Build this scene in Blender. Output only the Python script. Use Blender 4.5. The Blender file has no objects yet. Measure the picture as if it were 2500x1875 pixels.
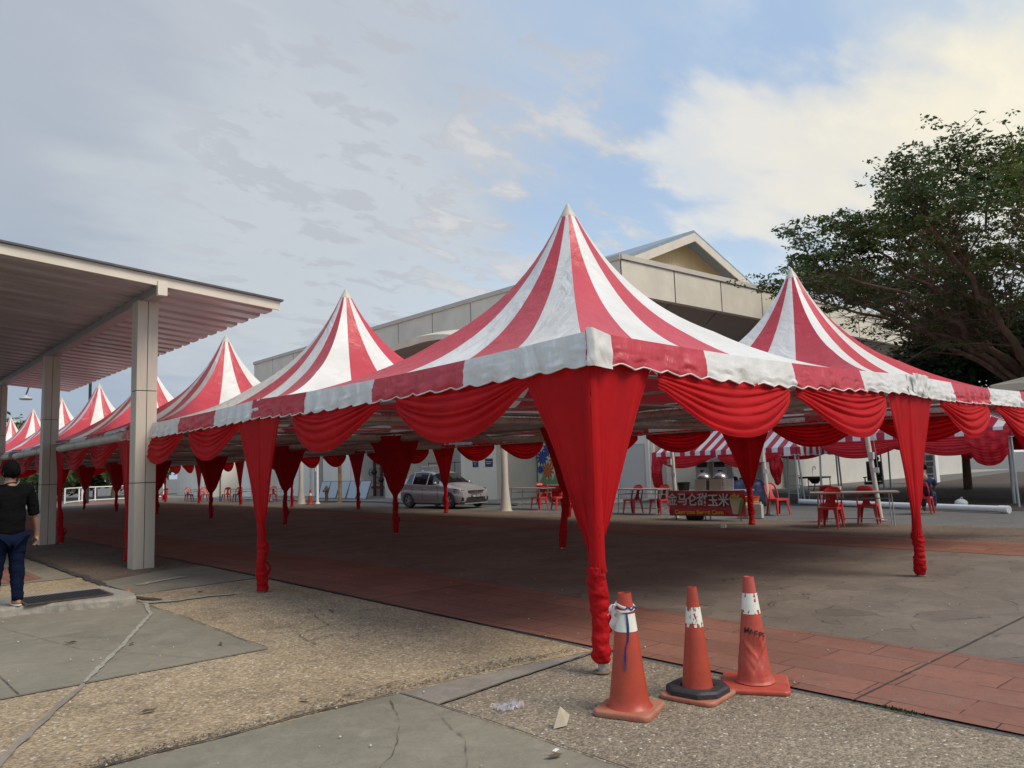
import bpy, math, random
import numpy as np
from mathutils import Vector, Matrix, noise as mnoise
R = math.radians
PI = math.pi
scene = bpy.context.scene
col = scene.collection
random.seed(7)
rng = np.random.RandomState(7)

# ------------------------------------------------------------------ camera
S = 6.1                                    # marquee side
CAM = Vector((-4.4615, -4.0754, 1.584))
yaw, pitch, roll = .8412, .1067, -.0327
F = Vector((math.cos(pitch)*math.cos(yaw), math.cos(pitch)*math.sin(yaw), math.sin(pitch)))
r0 = Vector((math.sin(yaw), -math.cos(yaw), 0)); u0 = r0.cross(F)
RR = math.cos(roll)*r0 + math.sin(roll)*u0
UU = -math.sin(roll)*r0 + math.cos(roll)*u0
cam = bpy.data.cameras.new("camera"); camo = bpy.data.objects.new("camera", cam); col.objects.link(camo)
cam.sensor_width = 36; cam.lens = 36*1876.8/2500; cam.clip_end = 2000; cam.clip_start = .05
mw = Matrix((RR, UU, -F)).transposed().to_4x4(); mw.translation = CAM
camo.matrix_world = mw
scene.camera = camo
scene.view_settings.view_transform = 'Standard'; scene.view_settings.look = 'None'
scene.view_settings.exposure = 0.2; scene.view_settings.gamma = 1

# ------------------------------------------------------------------ sun and sky
SUN_EL, SUN_AZ = R(50), R(-70)      # high on the right, veiled by cloud
sl = bpy.data.lights.new("sun", 'SUN'); sl.energy = 2.7; sl.angle = R(32); sl.color = (1, .89, .75)
so = bpy.data.objects.new("sun", sl); col.objects.link(so)
sd = Vector((math.cos(SUN_EL)*math.cos(SUN_AZ), math.cos(SUN_EL)*math.sin(SUN_AZ), math.sin(SUN_EL)))
so.rotation_euler = sd.to_track_quat('Z', 'Y').to_euler()
w = bpy.data.worlds.new("World"); scene.world = w; w.use_nodes = True
def build_world():
    nt = w.node_tree; N = nt.nodes; L = nt.links; N.clear()
    out = N.new('ShaderNodeOutputWorld'); bg = N.new('ShaderNodeBackground'); L.new(bg.outputs[0], out.inputs[0])
    bg.inputs[1].default_value = .1
    sky = N.new('ShaderNodeTexSky'); sky.sky_type = 'NISHITA'; sky.sun_disc = False
    sky.sun_elevation = SUN_EL; sky.sun_rotation = R(90)-SUN_AZ; sky.air_density = 1.0; sky.dust_density = 1.5; sky.ozone_density = 2
    tc = N.new('ShaderNodeTexCoord'); D = tc.outputs['Generated']
    def math_(op, a, b=None, c=None):
        n = N.new('ShaderNodeMath'); n.operation = op
        for i, x in enumerate((a, b, c)):
            if x is None: continue
            if isinstance(x, (int, float)): n.inputs[i].default_value = x
            else: L.new(x, n.inputs[i])
        return n.outputs[0]
    def dot(v):
        n = N.new('ShaderNodeVectorMath'); n.operation = 'DOT_PRODUCT'; L.new(D, n.inputs[0])
        n.inputs[1].default_value = Vector(v).normalized(); return n.outputs['Value']
    def ss(x, a, b):
        n = N.new('ShaderNodeMapRange'); n.interpolation_type = 'SMOOTHERSTEP'; L.new(x, n.inputs[0])
        n.inputs[1].default_value = a; n.inputs[2].default_value = b; return n.outputs[0]
    def mix(f, a, b):
        n = N.new('ShaderNodeMix'); n.data_type = 'RGBA'
        if isinstance(f, float): n.inputs[0].default_value = f
        else: L.new(f, n.inputs[0])
        for i, x in ((6, a), (7, b)):
            if isinstance(x, tuple): n.inputs[i].default_value = tuple(c*10 for c in x)+(1,)
            else: L.new(x, n.inputs[i])
        return n.outputs[2]
    sep = N.new('ShaderNodeSeparateXYZ'); L.new(D, sep.inputs[0])
    z = math_('MAXIMUM', sep.outputs[2], 0.0)
    k = math_('ADD', z, .22)
    cx = math_('DIVIDE', sep.outputs[0], k); cy = math_('DIVIDE', sep.outputs[1], k)
    cb = N.new('ShaderNodeCombineXYZ'); L.new(cx, cb.inputs[0]); L.new(cy, cb.inputs[1])
    def noise(scale, detail=6, rough=.55, off=(0, 0, 0), dist=.3, src=None, rot=0, sc=(1, 1, 1)):
        m = N.new('ShaderNodeMapping'); L.new(src or cb.outputs[0], m.inputs[0]); m.inputs[1].default_value = off
        m.inputs[2].default_value = (0, 0, rot); m.inputs[3].default_value = sc
        n = N.new('ShaderNodeTexNoise'); L.new(m.outputs[0], n.inputs[0]); n.inputs['Scale'].default_value = scale
        n.inputs['Detail'].default_value = detail; n.inputs['Roughness'].default_value = rough; n.inputs['Distortion'].default_value = dist
        return n.outputs[0]
    nB = noise(.9, 3, .5, (3, 1, 0), .3); nM = noise(1.5, 5, .5, (1, 7, 0), .3, rot=.7, sc=(1, 1.5, 1)); nF = noise(4.2, 6, .55, (5, 2, 0), .25, rot=.75, sc=(1, 2.0, 1)); nV = noise(9, 6, .6, (2, 4, 0), .4, rot=.5, sc=(1, 1.6, 1))
    def wob(a_, b__=0, c__=0):
        x = math_('MULTIPLY', math_('SUBTRACT', nM, .5), a_)
        if b__: x = math_('ADD', x, math_('MULTIPLY', math_('SUBTRACT', nF, .5), b__))
        if c__: x = math_('ADD', x, math_('MULTIPLY', math_('SUBTRACT', nB, .5), c__))
        return x
    def blob(d, lo, hi, *wb): return ss(math_('ADD', dot(d), wob(*wb)), lo, hi)
    # thin blue, washed out by high haze
    base = mix(.86, sky.outputs[0], (.38, .51, .70))
    base = mix(math_('MULTIPLY', ss(z, .42, .02), .92), base, (.60, .72, .80))
    # broad thin veil of high cloud
    veil = math_('MULTIPLY', ss(wob(1.3, .55), -.06, .34), .55)
    c = mix(veil, base, (.60, .66, .72))
    # large dull blue-grey bank on the left
    c = mix(math_('MULTIPLY', blob((.10, .95, .30), .78, .99, .10, 0, .10), .97), c, (.32, .385, .48))
    c = mix(math_('MULTIPLY', blob((.25, .85, .55), .86, 1.02, .14, .04, .06), .85), c, (.40, .44, .50))
    # paler bank right of it, rising to the top of the frame
    c = mix(math_('MULTIPLY', blob((.42, .84, .26), .952, 1.0, .06, .03), .75), c, (.54, .58, .61))
    c = mix(math_('MULTIPLY', blob((.50, .70, .52), .93, 1.01, .10, .08), .55), c, (.50, .54, .59))
    # small grey streaky clouds low in the middle, with bright rims
    sm = math_('MULTIPLY', ss(math_('ADD', wob(.5, 1.0), math_('MULTIPLY', math_('SUBTRACT', nV, .5), .9)), -.01, .13), blob((.55, .78, .33), .925, .985, .06))
    c = mix(math_('MULTIPLY', sm, .70), c, (.43, .455, .505))
    w2 = math_('MULTIPLY', ss(math_('ADD', wob(.2, .8), math_('MULTIPLY', math_('SUBTRACT', nV, .5), .5)), -.02, .18), blob((.70, .66, .30), .965, .995, .04))
    c = mix(math_('MULTIPLY', w2, .45), c, (.72, .71, .68))
    # warm lit bank upper right, in soft overlapping masses with a crisp lower left edge
    c = mix(math_('MULTIPLY', blob((.95, .16, .22), .950, .997, .04, .02, .03), .75), c, (.66, .68, .67))
    c = mix(math_('MULTIPLY', blob((.90, .16, .46), .962, .995, .05, .025, .04), .55), c, (.55, .61, .66))
    c = mix(math_('MULTIPLY', blob((.79, .495, .355), .9935, .9992, .014, .012), .60), c, (.76, .73, .66))
    c = mix(math_('MULTIPLY', blob((.838, .40, .355), .9905, .9992, .018, .014), .66), c, (.74, .71, .64))
    c = mix(math_('MULTIPLY', blob((.87, .32, .345), .988, .9990, .020, .015), .70), c, (.76, .72, .62))
    c = mix(math_('MULTIPLY', blob((.905, .245, .325), .988, .9990, .016, .012), .72), c, (.84, .78, .62))
    pf = math_('MULTIPLY', ss(math_('ADD', wob(.3, .7), math_('MULTIPLY', math_('SUBTRACT', nV, .5), .35)), .02, .16), blob((.88, .2, .42), .965, .990, .04))
    c = mix(math_('MULTIPLY', pf, .32), c, (.90, .84, .68))
    L.new(c, bg.inputs[0])
build_world()

# ------------------------------------------------------------------ helpers
def tag(o, label=None, cat=None, group=None, kind=None):
    if label: o['label'] = label
    if cat: o['category'] = cat
    if group: o['group'] = group
    if kind: o['kind'] = kind
    return o
def thing(name, label, cat, loc=(0, 0, 0), rz=0, group=None):
    o = bpy.data.objects.new(name, None); col.objects.link(o)
    o.location = loc; o.rotation_euler = (0, 0, rz); o.empty_display_size = .2
    return tag(o, label, cat, group)
class MB:
    def __init__(s): s.v = []; s.f = []; s.m = []
    def add(s, vs, fs, m=0):
        b = len(s.v); s.v.extend([tuple(v) for v in vs]); s.f.extend([tuple(i+b for i in f) for f in fs]); s.m.extend([m]*len(fs)); return s
    def box(s, c, d, m=0, rz=0, rot=None):
        x, y, z = d[0]/2, d[1]/2, d[2]/2
        vs = [Vector(p) for p in ((-x,-y,-z),(x,-y,-z),(x,y,-z),(-x,y,-z),(-x,-y,z),(x,-y,z),(x,y,z),(-x,y,z))]
        M = rot if rot is not None else Matrix.Rotation(rz, 3, 'Z')
        vs = [M @ v + Vector(c) for v in vs]
        return s.add(vs, [(0,3,2,1),(4,5,6,7),(0,1,5,4),(1,2,6,5),(2,3,7,6),(3,0,4,7)], m)
    def bb(s, a, b, m=0):
        return s.box([(a[i]+b[i])/2 for i in range(3)], [abs(b[i]-a[i]) for i in range(3)], m)
    def bar(s, p, q, w_, h_, m=0):
        p, q = Vector(p), Vector(q); d = q-p; M = d.to_track_quat('X', 'Z').to_matrix()
        return s.box((p+q)/2, (d.length, w_, h_), m, rot=M)
    def tube(s, pts, r, n=8, m=0, caps=True, closed=False):
        pts = [Vector(p) for p in pts]; rs = r if isinstance(r, (list, tuple)) else [r]*len(pts)
        vs = []; fs = []; up = None
        for i, p in enumerate(pts):
            d = (pts[min(i+1, len(pts)-1)]-pts[max(i-1, 0)])
            if d.length < 1e-9: d = Vector((0, 0, 1))
            d.normalize()
            if up is None: up = d.orthogonal().normalized()
            up = (up-d*up.dot(d))
            up = up.normalized() if up.length > 1e-6 else d.orthogonal().normalized()
            w_ = d.cross(up)
            for j in range(n):
                a = 2*PI*j/n; vs.append(p+(up*math.cos(a)+w_*math.sin(a))*rs[i])
        for i in range(len(pts)-1):
            for j in range(n):
                k = (j+1) % n; fs.append((i*n+j, i*n+k, (i+1)*n+k, (i+1)*n+j))
        if caps: fs.append(tuple(range(n))[::-1]); fs.append(tuple((len(pts)-1)*n+j for j in range(n)))
        return s.add(vs, fs, m)
    def lathe(s, prof, n=24, c=(0, 0, 0), m=0, caps=True, sq=None):
        vs = []; fs = []
        for r, z in prof:
            for j in range(n):
                a = 2*PI*(j+.5)/n; vs.append((c[0]+r*math.cos(a), c[1]+r*math.sin(a), c[2]+z))
        for i in range(len(prof)-1):
            for j in range(n):
                k = (j+1) % n; fs.append((i*n+j, i*n+k, (i+1)*n+k, (i+1)*n+j))
        if caps: fs.append(tuple(range(n))[::-1]); fs.append(tuple((len(prof)-1)*n+j for j in range(n)))
        return s.add(vs, fs, m)
    def grid(s, fn, nu, nv, m=0, closeu=False):
        vs = [fn(i/nu, j/nv) for j in range(nv+1) for i in range(nu+1)]
        W = nu+1; mf = m if callable(m) else None
        b = len(s.v); s.v.extend([tuple(v) for v in vs])
        for j in range(nv):
            for i in range(nu):
                s.f.append((b+j*W+i, b+j*W+i+1, b+(j+1)*W+i+1, b+(j+1)*W+i)); s.m.append(mf((i+.5)/nu, (j+.5)/nv) if mf else m)
        return s
    def prism(s, poly, z0, z1, m=0):
        n = len(poly); vs = [(p[0], p[1], z0) for p in poly]+[(p[0], p[1], z1) for p in poly]
        return s.add(vs, [tuple(range(n))[::-1], tuple(range(n, 2*n))]+[(i, (i+1) % n, (i+1) % n+n, i+n) for i in range(n)], m)
    def prismv(s, poly, o, ux, uz, th, m=0):
        """polygon in the plane spanned by ux, uz at o, thickened by th along ux x uz"""
        o, ux, uz = Vector(o), Vector(ux), Vector(uz); nn = ux.cross(uz).normalized()*th; n = len(poly)
        a = [o+ux*p[0]+uz*p[1] for p in poly]; vs = a+[p+nn for p in a]
        return s.add(vs, [tuple(range(n))[::-1], tuple(range(n, 2*n))]+[(i, (i+1) % n, (i+1) % n+n, i+n) for i in range(n)], m)
    def ball(s, c, r, n=12, k=8, m=0, sc=(1, 1, 1)):
        prof = []
        vs = [(c[0], c[1], c[2]-r*sc[2])]; fs = []
        for i in range(1, k):
            a = -PI/2+PI*i/k
            for j in range(n):
                t = 2*PI*j/n; vs.append((c[0]+r*sc[0]*math.cos(a)*math.cos(t), c[1]+r*sc[1]*math.cos(a)*math.sin(t), c[2]+r*sc[2]*math.sin(a)))
        vs.append((c[0], c[1], c[2]+r*sc[2]))
        for j in range(n): fs.append((0, 1+(j+1) % n, 1+j))
        for i in range(k-2):
            for j in range(n):
                a = 1+i*n+j; b = 1+i*n+(j+1) % n; fs.append((a, b, b+n, a+n))
        e = len(vs)-1
        for j in range(n): fs.append((1+(k-2)*n+j, 1+(k-2)*n+(j+1) % n, e))
        return s.add(vs, fs, m)
    def build(s, name, mats, parent=None, smooth=None, loc=None, rz=0):
        me = bpy.data.meshes.new(name); me.from_pydata(s.v, [], s.f)
        mats = mats if isinstance(mats, (list, tuple)) else [mats]
        for mt in mats: me.materials.append(mt)
        me.polygons.foreach_set('material_index', s.m)
        if smooth:
            me.polygons.foreach_set('use_smooth', [True]*len(s.f))
            if smooth < 180: me.set_sharp_from_angle(angle=R(smooth))
        me.update()
        o = bpy.data.objects.new(name, me); col.objects.link(o); o.parent = parent
        if loc is not None: o.location = loc
        if rz: o.rotation_euler = (0, 0, rz)
        return o
def copy_tree(o, parent=None):
    c = o.copy(); col.objects.link(c); c.parent = parent
    for ch in [x for x in KIDS.get(o.name, [])]: copy_tree(ch, c)
    return c
KIDS = {}
def snap(o):
    KIDS[o.name] = [c for c in bpy.data.objects if c.parent == o]
    for c in KIDS[o.name]: snap(c)
def text_mesh(name, body, size, mat, parent, loc, rot, depth=.002, sx=1, bold=0, align='CENTER'):
    cu = bpy.data.curves.new(name, 'FONT'); cu.body = body; cu.size = size; cu.extrude = depth; cu.offset = bold
    cu.align_x = align; cu.align_y = 'CENTER'
    t = bpy.data.objects.new(name+'_tmp', cu); col.objects.link(t)
    dg = bpy.context.evaluated_depsgraph_get(); me = bpy.data.meshes.new_from_object(t.evaluated_get(dg))
    bpy.data.objects.remove(t); bpy.data.curves.remove(cu)
    me.materials.clear(); me.materials.append(mat); me.name = name
    o = bpy.data.objects.new(name, me); col.objects.link(o); o.parent = parent; o.location = loc; o.rotation_euler = rot; o.scale = (sx, 1, 1)
    return o

# ------------------------------------------------------------------ materials
def lin(r, g, b): return tuple(((x/255)/12.92 if x/255 < .04045 else ((x/255+.055)/1.055)**2.4) for x in (r, g, b))
def mat(name, c, rough=.6, metal=0, var=.12, vs=6, bump=0, bs=60, c2=None, c2at=(.45, .7), spec=.5, trans=0, sheen=0, coat=0, dirt=None, stretch=None, glass=False, world=False):
    m = bpy.data.materials.new(name); m.use_nodes = True; nt = m.node_tree; N = nt.nodes; L = nt.links
    b = N['Principled BSDF']; b.inputs['Roughness'].default_value = rough; b.inputs['Metallic'].default_value = metal
    b.inputs['Specular IOR Level'].default_value = spec
    if sheen: b.inputs['Sheen Weight'].default_value = sheen
    if coat: b.inputs['Coat Weight'].default_value = coat; b.inputs['Coat Roughness'].default_value = .12
    tc = N.new('ShaderNodeTexCoord'); src = tc.outputs['Object']
    if world: g = N.new('ShaderNodeNewGeometry'); src = g.outputs['Position']
    mp = N.new('ShaderNodeMapping'); L.new(src, mp.inputs[0])
    if stretch: mp.inputs[3].default_value = stretch
    n1 = N.new('ShaderNodeTexNoise'); L.new(mp.outputs[0], n1.inputs[0]); n1.inputs['Scale'].default_value = vs; n1.inputs['Detail'].default_value = 6
    n1.inputs['Roughness'].default_value = .6
    mr = N.new('ShaderNodeMapRange'); L.new(n1.outputs[0], mr.inputs[0]); mr.inputs[1].default_value = .3; mr.inputs[2].default_value = .7
    mr.inputs[3].default_value = 1-var; mr.inputs[4].default_value = 1+var
    mx = N.new('ShaderNodeMix'); mx.data_type = 'RGBA'; mx.blend_type = 'MULTIPLY'; mx.inputs[0].default_value = 1
    mx.inputs[6].default_value = (*c, 1); L.new(mr.outputs[0], mx.inputs[7]); cur = mx.outputs[2]
    if c2:
        n2 = N.new('ShaderNodeTexNoise'); L.new(mp.outputs[0], n2.inputs[0]); n2.inputs['Scale'].default_value = vs*.37; n2.inputs['Detail'].default_value = 8; n2.inputs['Roughness'].default_value = .65
        r2 = N.new('ShaderNodeMapRange'); L.new(n2.outputs[0], r2.inputs[0]); r2.inputs[1].default_value = c2at[0]; r2.inputs[2].default_value = c2at[1]
        m2 = N.new('ShaderNodeMix'); m2.data_type = 'RGBA'; L.new(r2.outputs[0], m2.inputs[0]); L.new(cur, m2.inputs[6]); m2.inputs[7].default_value = (*c2, 1); cur = m2.outputs[2]
    L.new(cur, b.inputs['Base Color'])
    if bump:
        n3 = N.new('ShaderNodeTexNoise'); L.new(mp.outputs[0], n3.inputs[0]); n3.inputs['Scale'].default_value = bs; n3.inputs['Detail'].default_value = 5
        bp = N.new('ShaderNodeBump'); bp.inputs['Strength'].default_value = bump; bp.inputs['Distance'].default_value = .02; L.new(n3.outputs[0], bp.inputs['Height']); L.new(bp.outputs[0], b.inputs['Normal'])
    if trans:
        t = N.new('ShaderNodeBsdfTranslucent'); L.new(cur, t.inputs[0]); ms = N.new('ShaderNodeMixShader'); ms.inputs[0].default_value = trans
        L.new(b.outputs[0], ms.inputs[1]); L.new(t.outputs[0], ms.inputs[2]); L.new(ms.outputs[0], N['Material Output'].inputs[0])
    if glass:
        b.inputs['Alpha'].default_value = .35
    return m
RED = lin(196, 28, 34)
MAT = {}
def wrinkle_pvc(name, c, c2, var):
    """vinyl with soft creases running down the slope and faint grime"""
    m = bpy.data.materials.new(name); m.use_nodes = True; nt = m.node_tree; N = nt.nodes; L = nt.links; b = N['Principled BSDF']
    b.inputs['Roughness'].default_value = .38; b.inputs['Specular IOR Level'].default_value = .6
    g = N.new('ShaderNodeNewGeometry')
    n = N.new('ShaderNodeTexNoise'); L.new(g.outputs['Position'], n.inputs[0]); n.inputs['Scale'].default_value = 1.3; n.inputs['Detail'].default_value = 8; n.inputs['Roughness'].default_value = .6
    mr = N.new('ShaderNodeMapRange'); L.new(n.outputs[0], mr.inputs[0]); mr.inputs[1].default_value = .35; mr.inputs[2].default_value = .75
    mx = N.new('ShaderNodeMix'); mx.data_type = 'RGBA'; L.new(mr.outputs[0], mx.inputs[0]); mx.inputs[6].default_value = (*c, 1); mx.inputs[7].default_value = (*c2, 1)
    # spots of grime
    n5 = N.new('ShaderNodeTexNoise'); L.new(g.outputs['Position'], n5.inputs[0]); n5.inputs['Scale'].default_value = 9; n5.inputs['Detail'].default_value = 10; n5.inputs['Roughness'].default_value = .75
    m5 = N.new('ShaderNodeMapRange'); L.new(n5.outputs[0], m5.inputs[0]); m5.inputs[1].default_value = .60; m5.inputs[2].default_value = .78; m5.inputs[4].default_value = .16
    mx2 = N.new('ShaderNodeMix'); mx2.data_type = 'RGBA'; L.new(m5.outputs[0], mx2.inputs[0]); L.new(mx.outputs[2], mx2.inputs[6]); mx2.inputs[7].default_value = (*[x*.6 for x in c2], 1)
    L.new(mx2.outputs[2], b.inputs['Base Color'])
    rr = N.new('ShaderNodeMapRange'); L.new(n5.outputs[0], rr.inputs[0]); rr.inputs[3].default_value = .28; rr.inputs[4].default_value = .5; L.new(rr.outputs[0], b.inputs['Roughness'])
    n3 = N.new('ShaderNodeTexNoise'); n3.inputs['Scale'].default_value = 2.2; n3.inputs['Detail'].default_value = 5; n3.inputs['Distortion'].default_value = 1.6
    mp = N.new('ShaderNodeMapping'); mp.inputs[3].default_value = (1, 1, .55); L.new(g.outputs['Position'], mp.inputs[0]); L.new(mp.outputs[0], n3.inputs[0])
    n4 = N.new('ShaderNodeTexNoise'); n4.inputs['Scale'].default_value = 14; n4.inputs['Detail'].default_value = 4; n4.inputs['Distortion'].default_value = 2.5; L.new(mp.outputs[0], n4.inputs[0])
    ad = N.new('ShaderNodeMath'); ad.operation = 'MULTIPLY_ADD'; L.new(n4.outputs[0], ad.inputs[0]); ad.inputs[1].default_value = .07; L.new(n3.outputs[0], ad.inputs[2])
    bp = N.new('ShaderNodeBump'); bp.inputs['Strength'].default_value = .5; bp.inputs['Distance'].default_value = .09; L.new(ad.outputs[0], bp.inputs['Height']); L.new(bp.outputs[0], b.inputs['Normal'])
    t = N.new('ShaderNodeBsdfTranslucent'); L.new(mx2.outputs[2], t.inputs[0]); ms = N.new('ShaderNodeMixShader'); ms.inputs[0].default_value = .1
    L.new(b.outputs[0], ms.inputs[1]); L.new(t.outputs[0], ms.inputs[2]); L.new(ms.outputs[0], N['Material Output'].inputs[0])
    return m
def ground_mat(name, c1, c2, fine=90, fineamt=.5, stain=.5, stainc=(.05, .045, .04), specks=0, cracks=None, bricks=None, rough=.85, bump=.4, streak=None):
    m = bpy.data.materials.new(name); m.use_nodes = True; nt = m.node_tree; N = nt.nodes; L = nt.links; b = N['Principled BSDF']
    b.inputs['Roughness'].default_value = rough; b.inputs['Specular IOR Level'].default_value = .3
    g = N.new('ShaderNodeNewGeometry'); P = g.outputs['Position']
    def noise(sc, det=6, ro=.6, dist=0, src=P):
        n = N.new('ShaderNodeTexNoise'); L.new(src, n.inputs[0]); n.inputs['Scale'].default_value = sc; n.inputs['Detail'].default_value = det; n.inputs['Roughness'].default_value = ro; n.inputs['Distortion'].default_value = dist; return n.outputs[0]
    def mr(x, a, b_, c=0, d=1):
        n = N.new('ShaderNodeMapRange'); L.new(x, n.inputs[0]); n.inputs[1].default_value = a; n.inputs[2].default_value = b_; n.inputs[3].default_value = c; n.inputs[4].default_value = d; return n.outputs[0]
    def mix(f, a, b_, bt='MIX'):
        n = N.new('ShaderNodeMix'); n.data_type = 'RGBA'; n.blend_type = bt
        if isinstance(f, (int, float)): n.inputs[0].default_value = f
        else: L.new(f, n.inputs[0])
        for i, x in ((6, a), (7, b_)):
            if isinstance(x, tuple): n.inputs[i].default_value = (*x, 1)
            else: L.new(x, n.inputs[i])
        return n.outputs[2]
    cur = mix(mr(noise(.55, 5), .35, .65), c1, c2)
    cur = mix(mr(noise(3.1, 8, .7, .6), .5, .72, 0, stain), cur, stainc)
    cur = mix(mr(noise(.8, 6, .65, 1.2), .52, .7, 0, stain*.8), cur, tuple(x*.45 for x in c1))
    cur = mix(1.0, cur, mr(noise(13, 8, .7, .8), .3, .7, .88, 1.12), 'MULTIPLY'); cur = mix(1.0, cur, mr(noise(55, 5, .7), .3, .7, .90, 1.10), 'MULTIPLY')
    cur = mix(mr(noise(1.9, 9, .75, 1.5), .56, .70, 0, .35), cur, tuple(x*.55 for x in c1))
    h = None
    if fine:
        v = N.new('ShaderNodeTexVoronoi'); L.new(P, v.inputs[0]); v.inputs['Scale'].default_value = fine; v.inputs['Randomness'].default_value = 1
        sp = N.new('ShaderNodeSeparateColor'); L.new(v.outputs['Color'], sp.inputs[0])
        cur = mix(1.0, cur, mr(sp.outputs[0], 0, 1, 1-fineamt, 1+fineamt), 'MULTIPLY')
        nn = noise(fine*.55, 3, .7); cur = mix(1.0, cur, mr(nn, .3, .7, 1-fineamt*.7, 1+fineamt*.7), 'MULTIPLY'); h = v.outputs['Distance']
        if specks: cur = mix(mr(sp.outputs[1], 1-specks, 1-specks+.005), cur, (.55, .5, .42))
    hh = noise(26, 6, .7)
    if cracks:
        wv = N.new('ShaderNodeTexNoise'); L.new(P, wv.inputs[0]); wv.inputs['Scale'].default_value = 1.6; wv.inputs['Detail'].default_value = 4
        va = N.new('ShaderNodeVectorMath'); va.operation = 'MULTIPLY_ADD'; L.new(wv.outputs['Color'], va.inputs[0]); va.inputs[1].default_value = (.35,)*3; L.new(P, va.inputs[2])
        v = N.new('ShaderNodeTexVoronoi'); v.feature = 'DISTANCE_TO_EDGE'; L.new(va.outputs[0], v.inputs[0]); v.inputs['Scale'].default_value = cracks
        brk = mr(noise(3.2, 5, .65), .44, .58)
        e = mr(v.outputs['Distance'], .002, .017, .9, 0)
        mu = N.new('ShaderNodeMath'); mu.operation = 'MULTIPLY'; L.new(e, mu.inputs[0]); L.new(brk, mu.inputs[1])
        cur = mix(mu.outputs[0], cur, (.035, .027, .022)); 
        v2 = N.new('ShaderNodeTexVoronoi'); L.new(va.outputs[0], v2.inputs[0]); v2.inputs['Scale'].default_value = cracks
        s2 = N.new('ShaderNodeSeparateColor'); L.new(v2.outputs['Color'], s2.inputs[0]); cur = mix(1.0, cur, mr(s2.outputs[0], 0, 1, .86, 1.14), 'MULTIPLY')
    if bricks:
        bw, bh, ang = bricks
        mp = N.new('ShaderNodeMapping'); L.new(P, mp.inputs[0]); mp.inputs[2].default_value = (0, 0, ang)
        wv = N.new('ShaderNodeTexNoise'); L.new(P, wv.inputs[0]); wv.inputs['Scale'].default_value = 2.5; wv.inputs['Detail'].default_value = 3
        va = N.new('ShaderNodeVectorMath'); va.operation = 'MULTIPLY_ADD'; L.new(wv.outputs['Color'], va.inputs[0]); va.inputs[1].default_value = (.04,)*3; L.new(mp.outputs[0], va.inputs[2])
        br = N.new('ShaderNodeTexBrick'); L.new(va.outputs[0], br.inputs[0]); br.inputs['Scale'].default_value = 1; br.inputs['Brick Width'].default_value = bw; br.inputs['Row Height'].default_value = bh
        br.inputs['Mortar Size'].default_value = .006; br.inputs['Mortar Smooth'].default_value = .4; br.offset = .37; br.squash = 1.4; br.squash_frequency = 3
        br.inputs['Color1'].default_value = (.87,)*3+(1,); br.inputs['Color2'].default_value = (1.1,)*3+(1,); br.inputs['Mortar'].default_value = (1,)*4
        brk = mr(noise(3.3, 4, .6), .36, .46)
        mu = N.new('ShaderNodeMath'); mu.operation = 'MULTIPLY'; L.new(br.outputs['Fac'], mu.inputs[0]); L.new(brk, mu.inputs[1])
        cur = mix(1.0, cur, br.outputs['Color'], 'MULTIPLY'); cur = mix(mu.outputs[0], cur, (.05, .025, .02))
    L.new(cur, b.inputs['Base Color'])
    bp = N.new('ShaderNodeBump'); bp.inputs['Strength'].default_value = bump; bp.inputs['Distance'].default_value = .012
    if h: 
        ad = N.new('ShaderNodeMath'); ad.operation = 'SUBTRACT'; L.new(hh, ad.inputs[0]); L.new(h, ad.inputs[1]); L.new(ad.outputs[0], bp.inputs['Height'])
    else: L.new(hh, bp.inputs['Height'])
    L.new(bp.outputs[0], b.inputs['Normal'])
    return m
M_redpvc = wrinkle_pvc('red_vinyl', (.56, .042, .058), (.47, .030, .044), .1)
M_whitepvc = wrinkle_pvc('white_vinyl', (.78, .765, .73), (.66, .64, .58), .1)
M_cloth = mat('red_cloth', (.50, .006, .009), .62, var=.14, vs=2, bump=.15, bs=160, trans=.26, spec=.18)
M_satin = mat('red_satin', (.52, .008, .016), .4, var=.15, vs=4, bump=.25, bs=14, trans=.12, spec=.3)
M_steel = mat('galvanised_steel', (.42, .42, .41), .45, .6, bump=.05)
M_darksteel = mat('dark_steel', (.09, .09, .095), .5, .5)
M_white = mat('white_paint', (.72, .71, .68), .55, var=.06, vs=3)
M_pipe = mat('white_pvc_pipe', (.54, .50, .42), .5, var=.12, vs=2, c2=(.36, .34, .29), c2at=(.52, .8))
M_clad = mat('aluminium_cladding', (.52, .455, .37), .48, .12, var=.10, vs=1.6, c2=(.38, .33, .27), c2at=(.5, .8), stretch=(1, 1, .25))
M_cladedge = mat('cladding_joint', (.02, .02, .02), .7)
M_roofsheet = mat('ribbed_roof_sheet', (.37, .365, .37), .42, .1, var=.18, vs=1.4, c2=(.27, .26, .26), c2at=(.45, .75), stretch=(.5, 3, 1))
M_fascia = mat('cream_fascia', (.66, .59, .48), .5, var=.08, vs=2)
M_conc = mat('parapet_concrete', (.66, .61, .50), .7, var=.08, vs=.8, c2=(.50, .46, .38), c2at=(.5, .8), bump=.1, bs=20)
M_coping = mat('coping_concrete', (.52, .48, .41), .7, var=.1, vs=1.5)
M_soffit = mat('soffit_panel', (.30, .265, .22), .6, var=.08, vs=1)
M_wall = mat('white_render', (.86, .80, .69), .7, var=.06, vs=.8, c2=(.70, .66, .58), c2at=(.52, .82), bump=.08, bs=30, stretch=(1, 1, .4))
M_wallb = mat('cream_render', (.84, .75, .58), .7, var=.06, vs=.8, c2=(.68, .62, .50), c2at=(.5, .8))
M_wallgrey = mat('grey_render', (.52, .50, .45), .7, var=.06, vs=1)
M_dark = mat('dark_opening', (.025, .025, .027), .4)
M_black = mat('black_plastic', (.02, .02, .022), .4)
M_redplastic = mat('red_plastic', (.50, .022, .02), .38, var=.1, vs=3)
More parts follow.
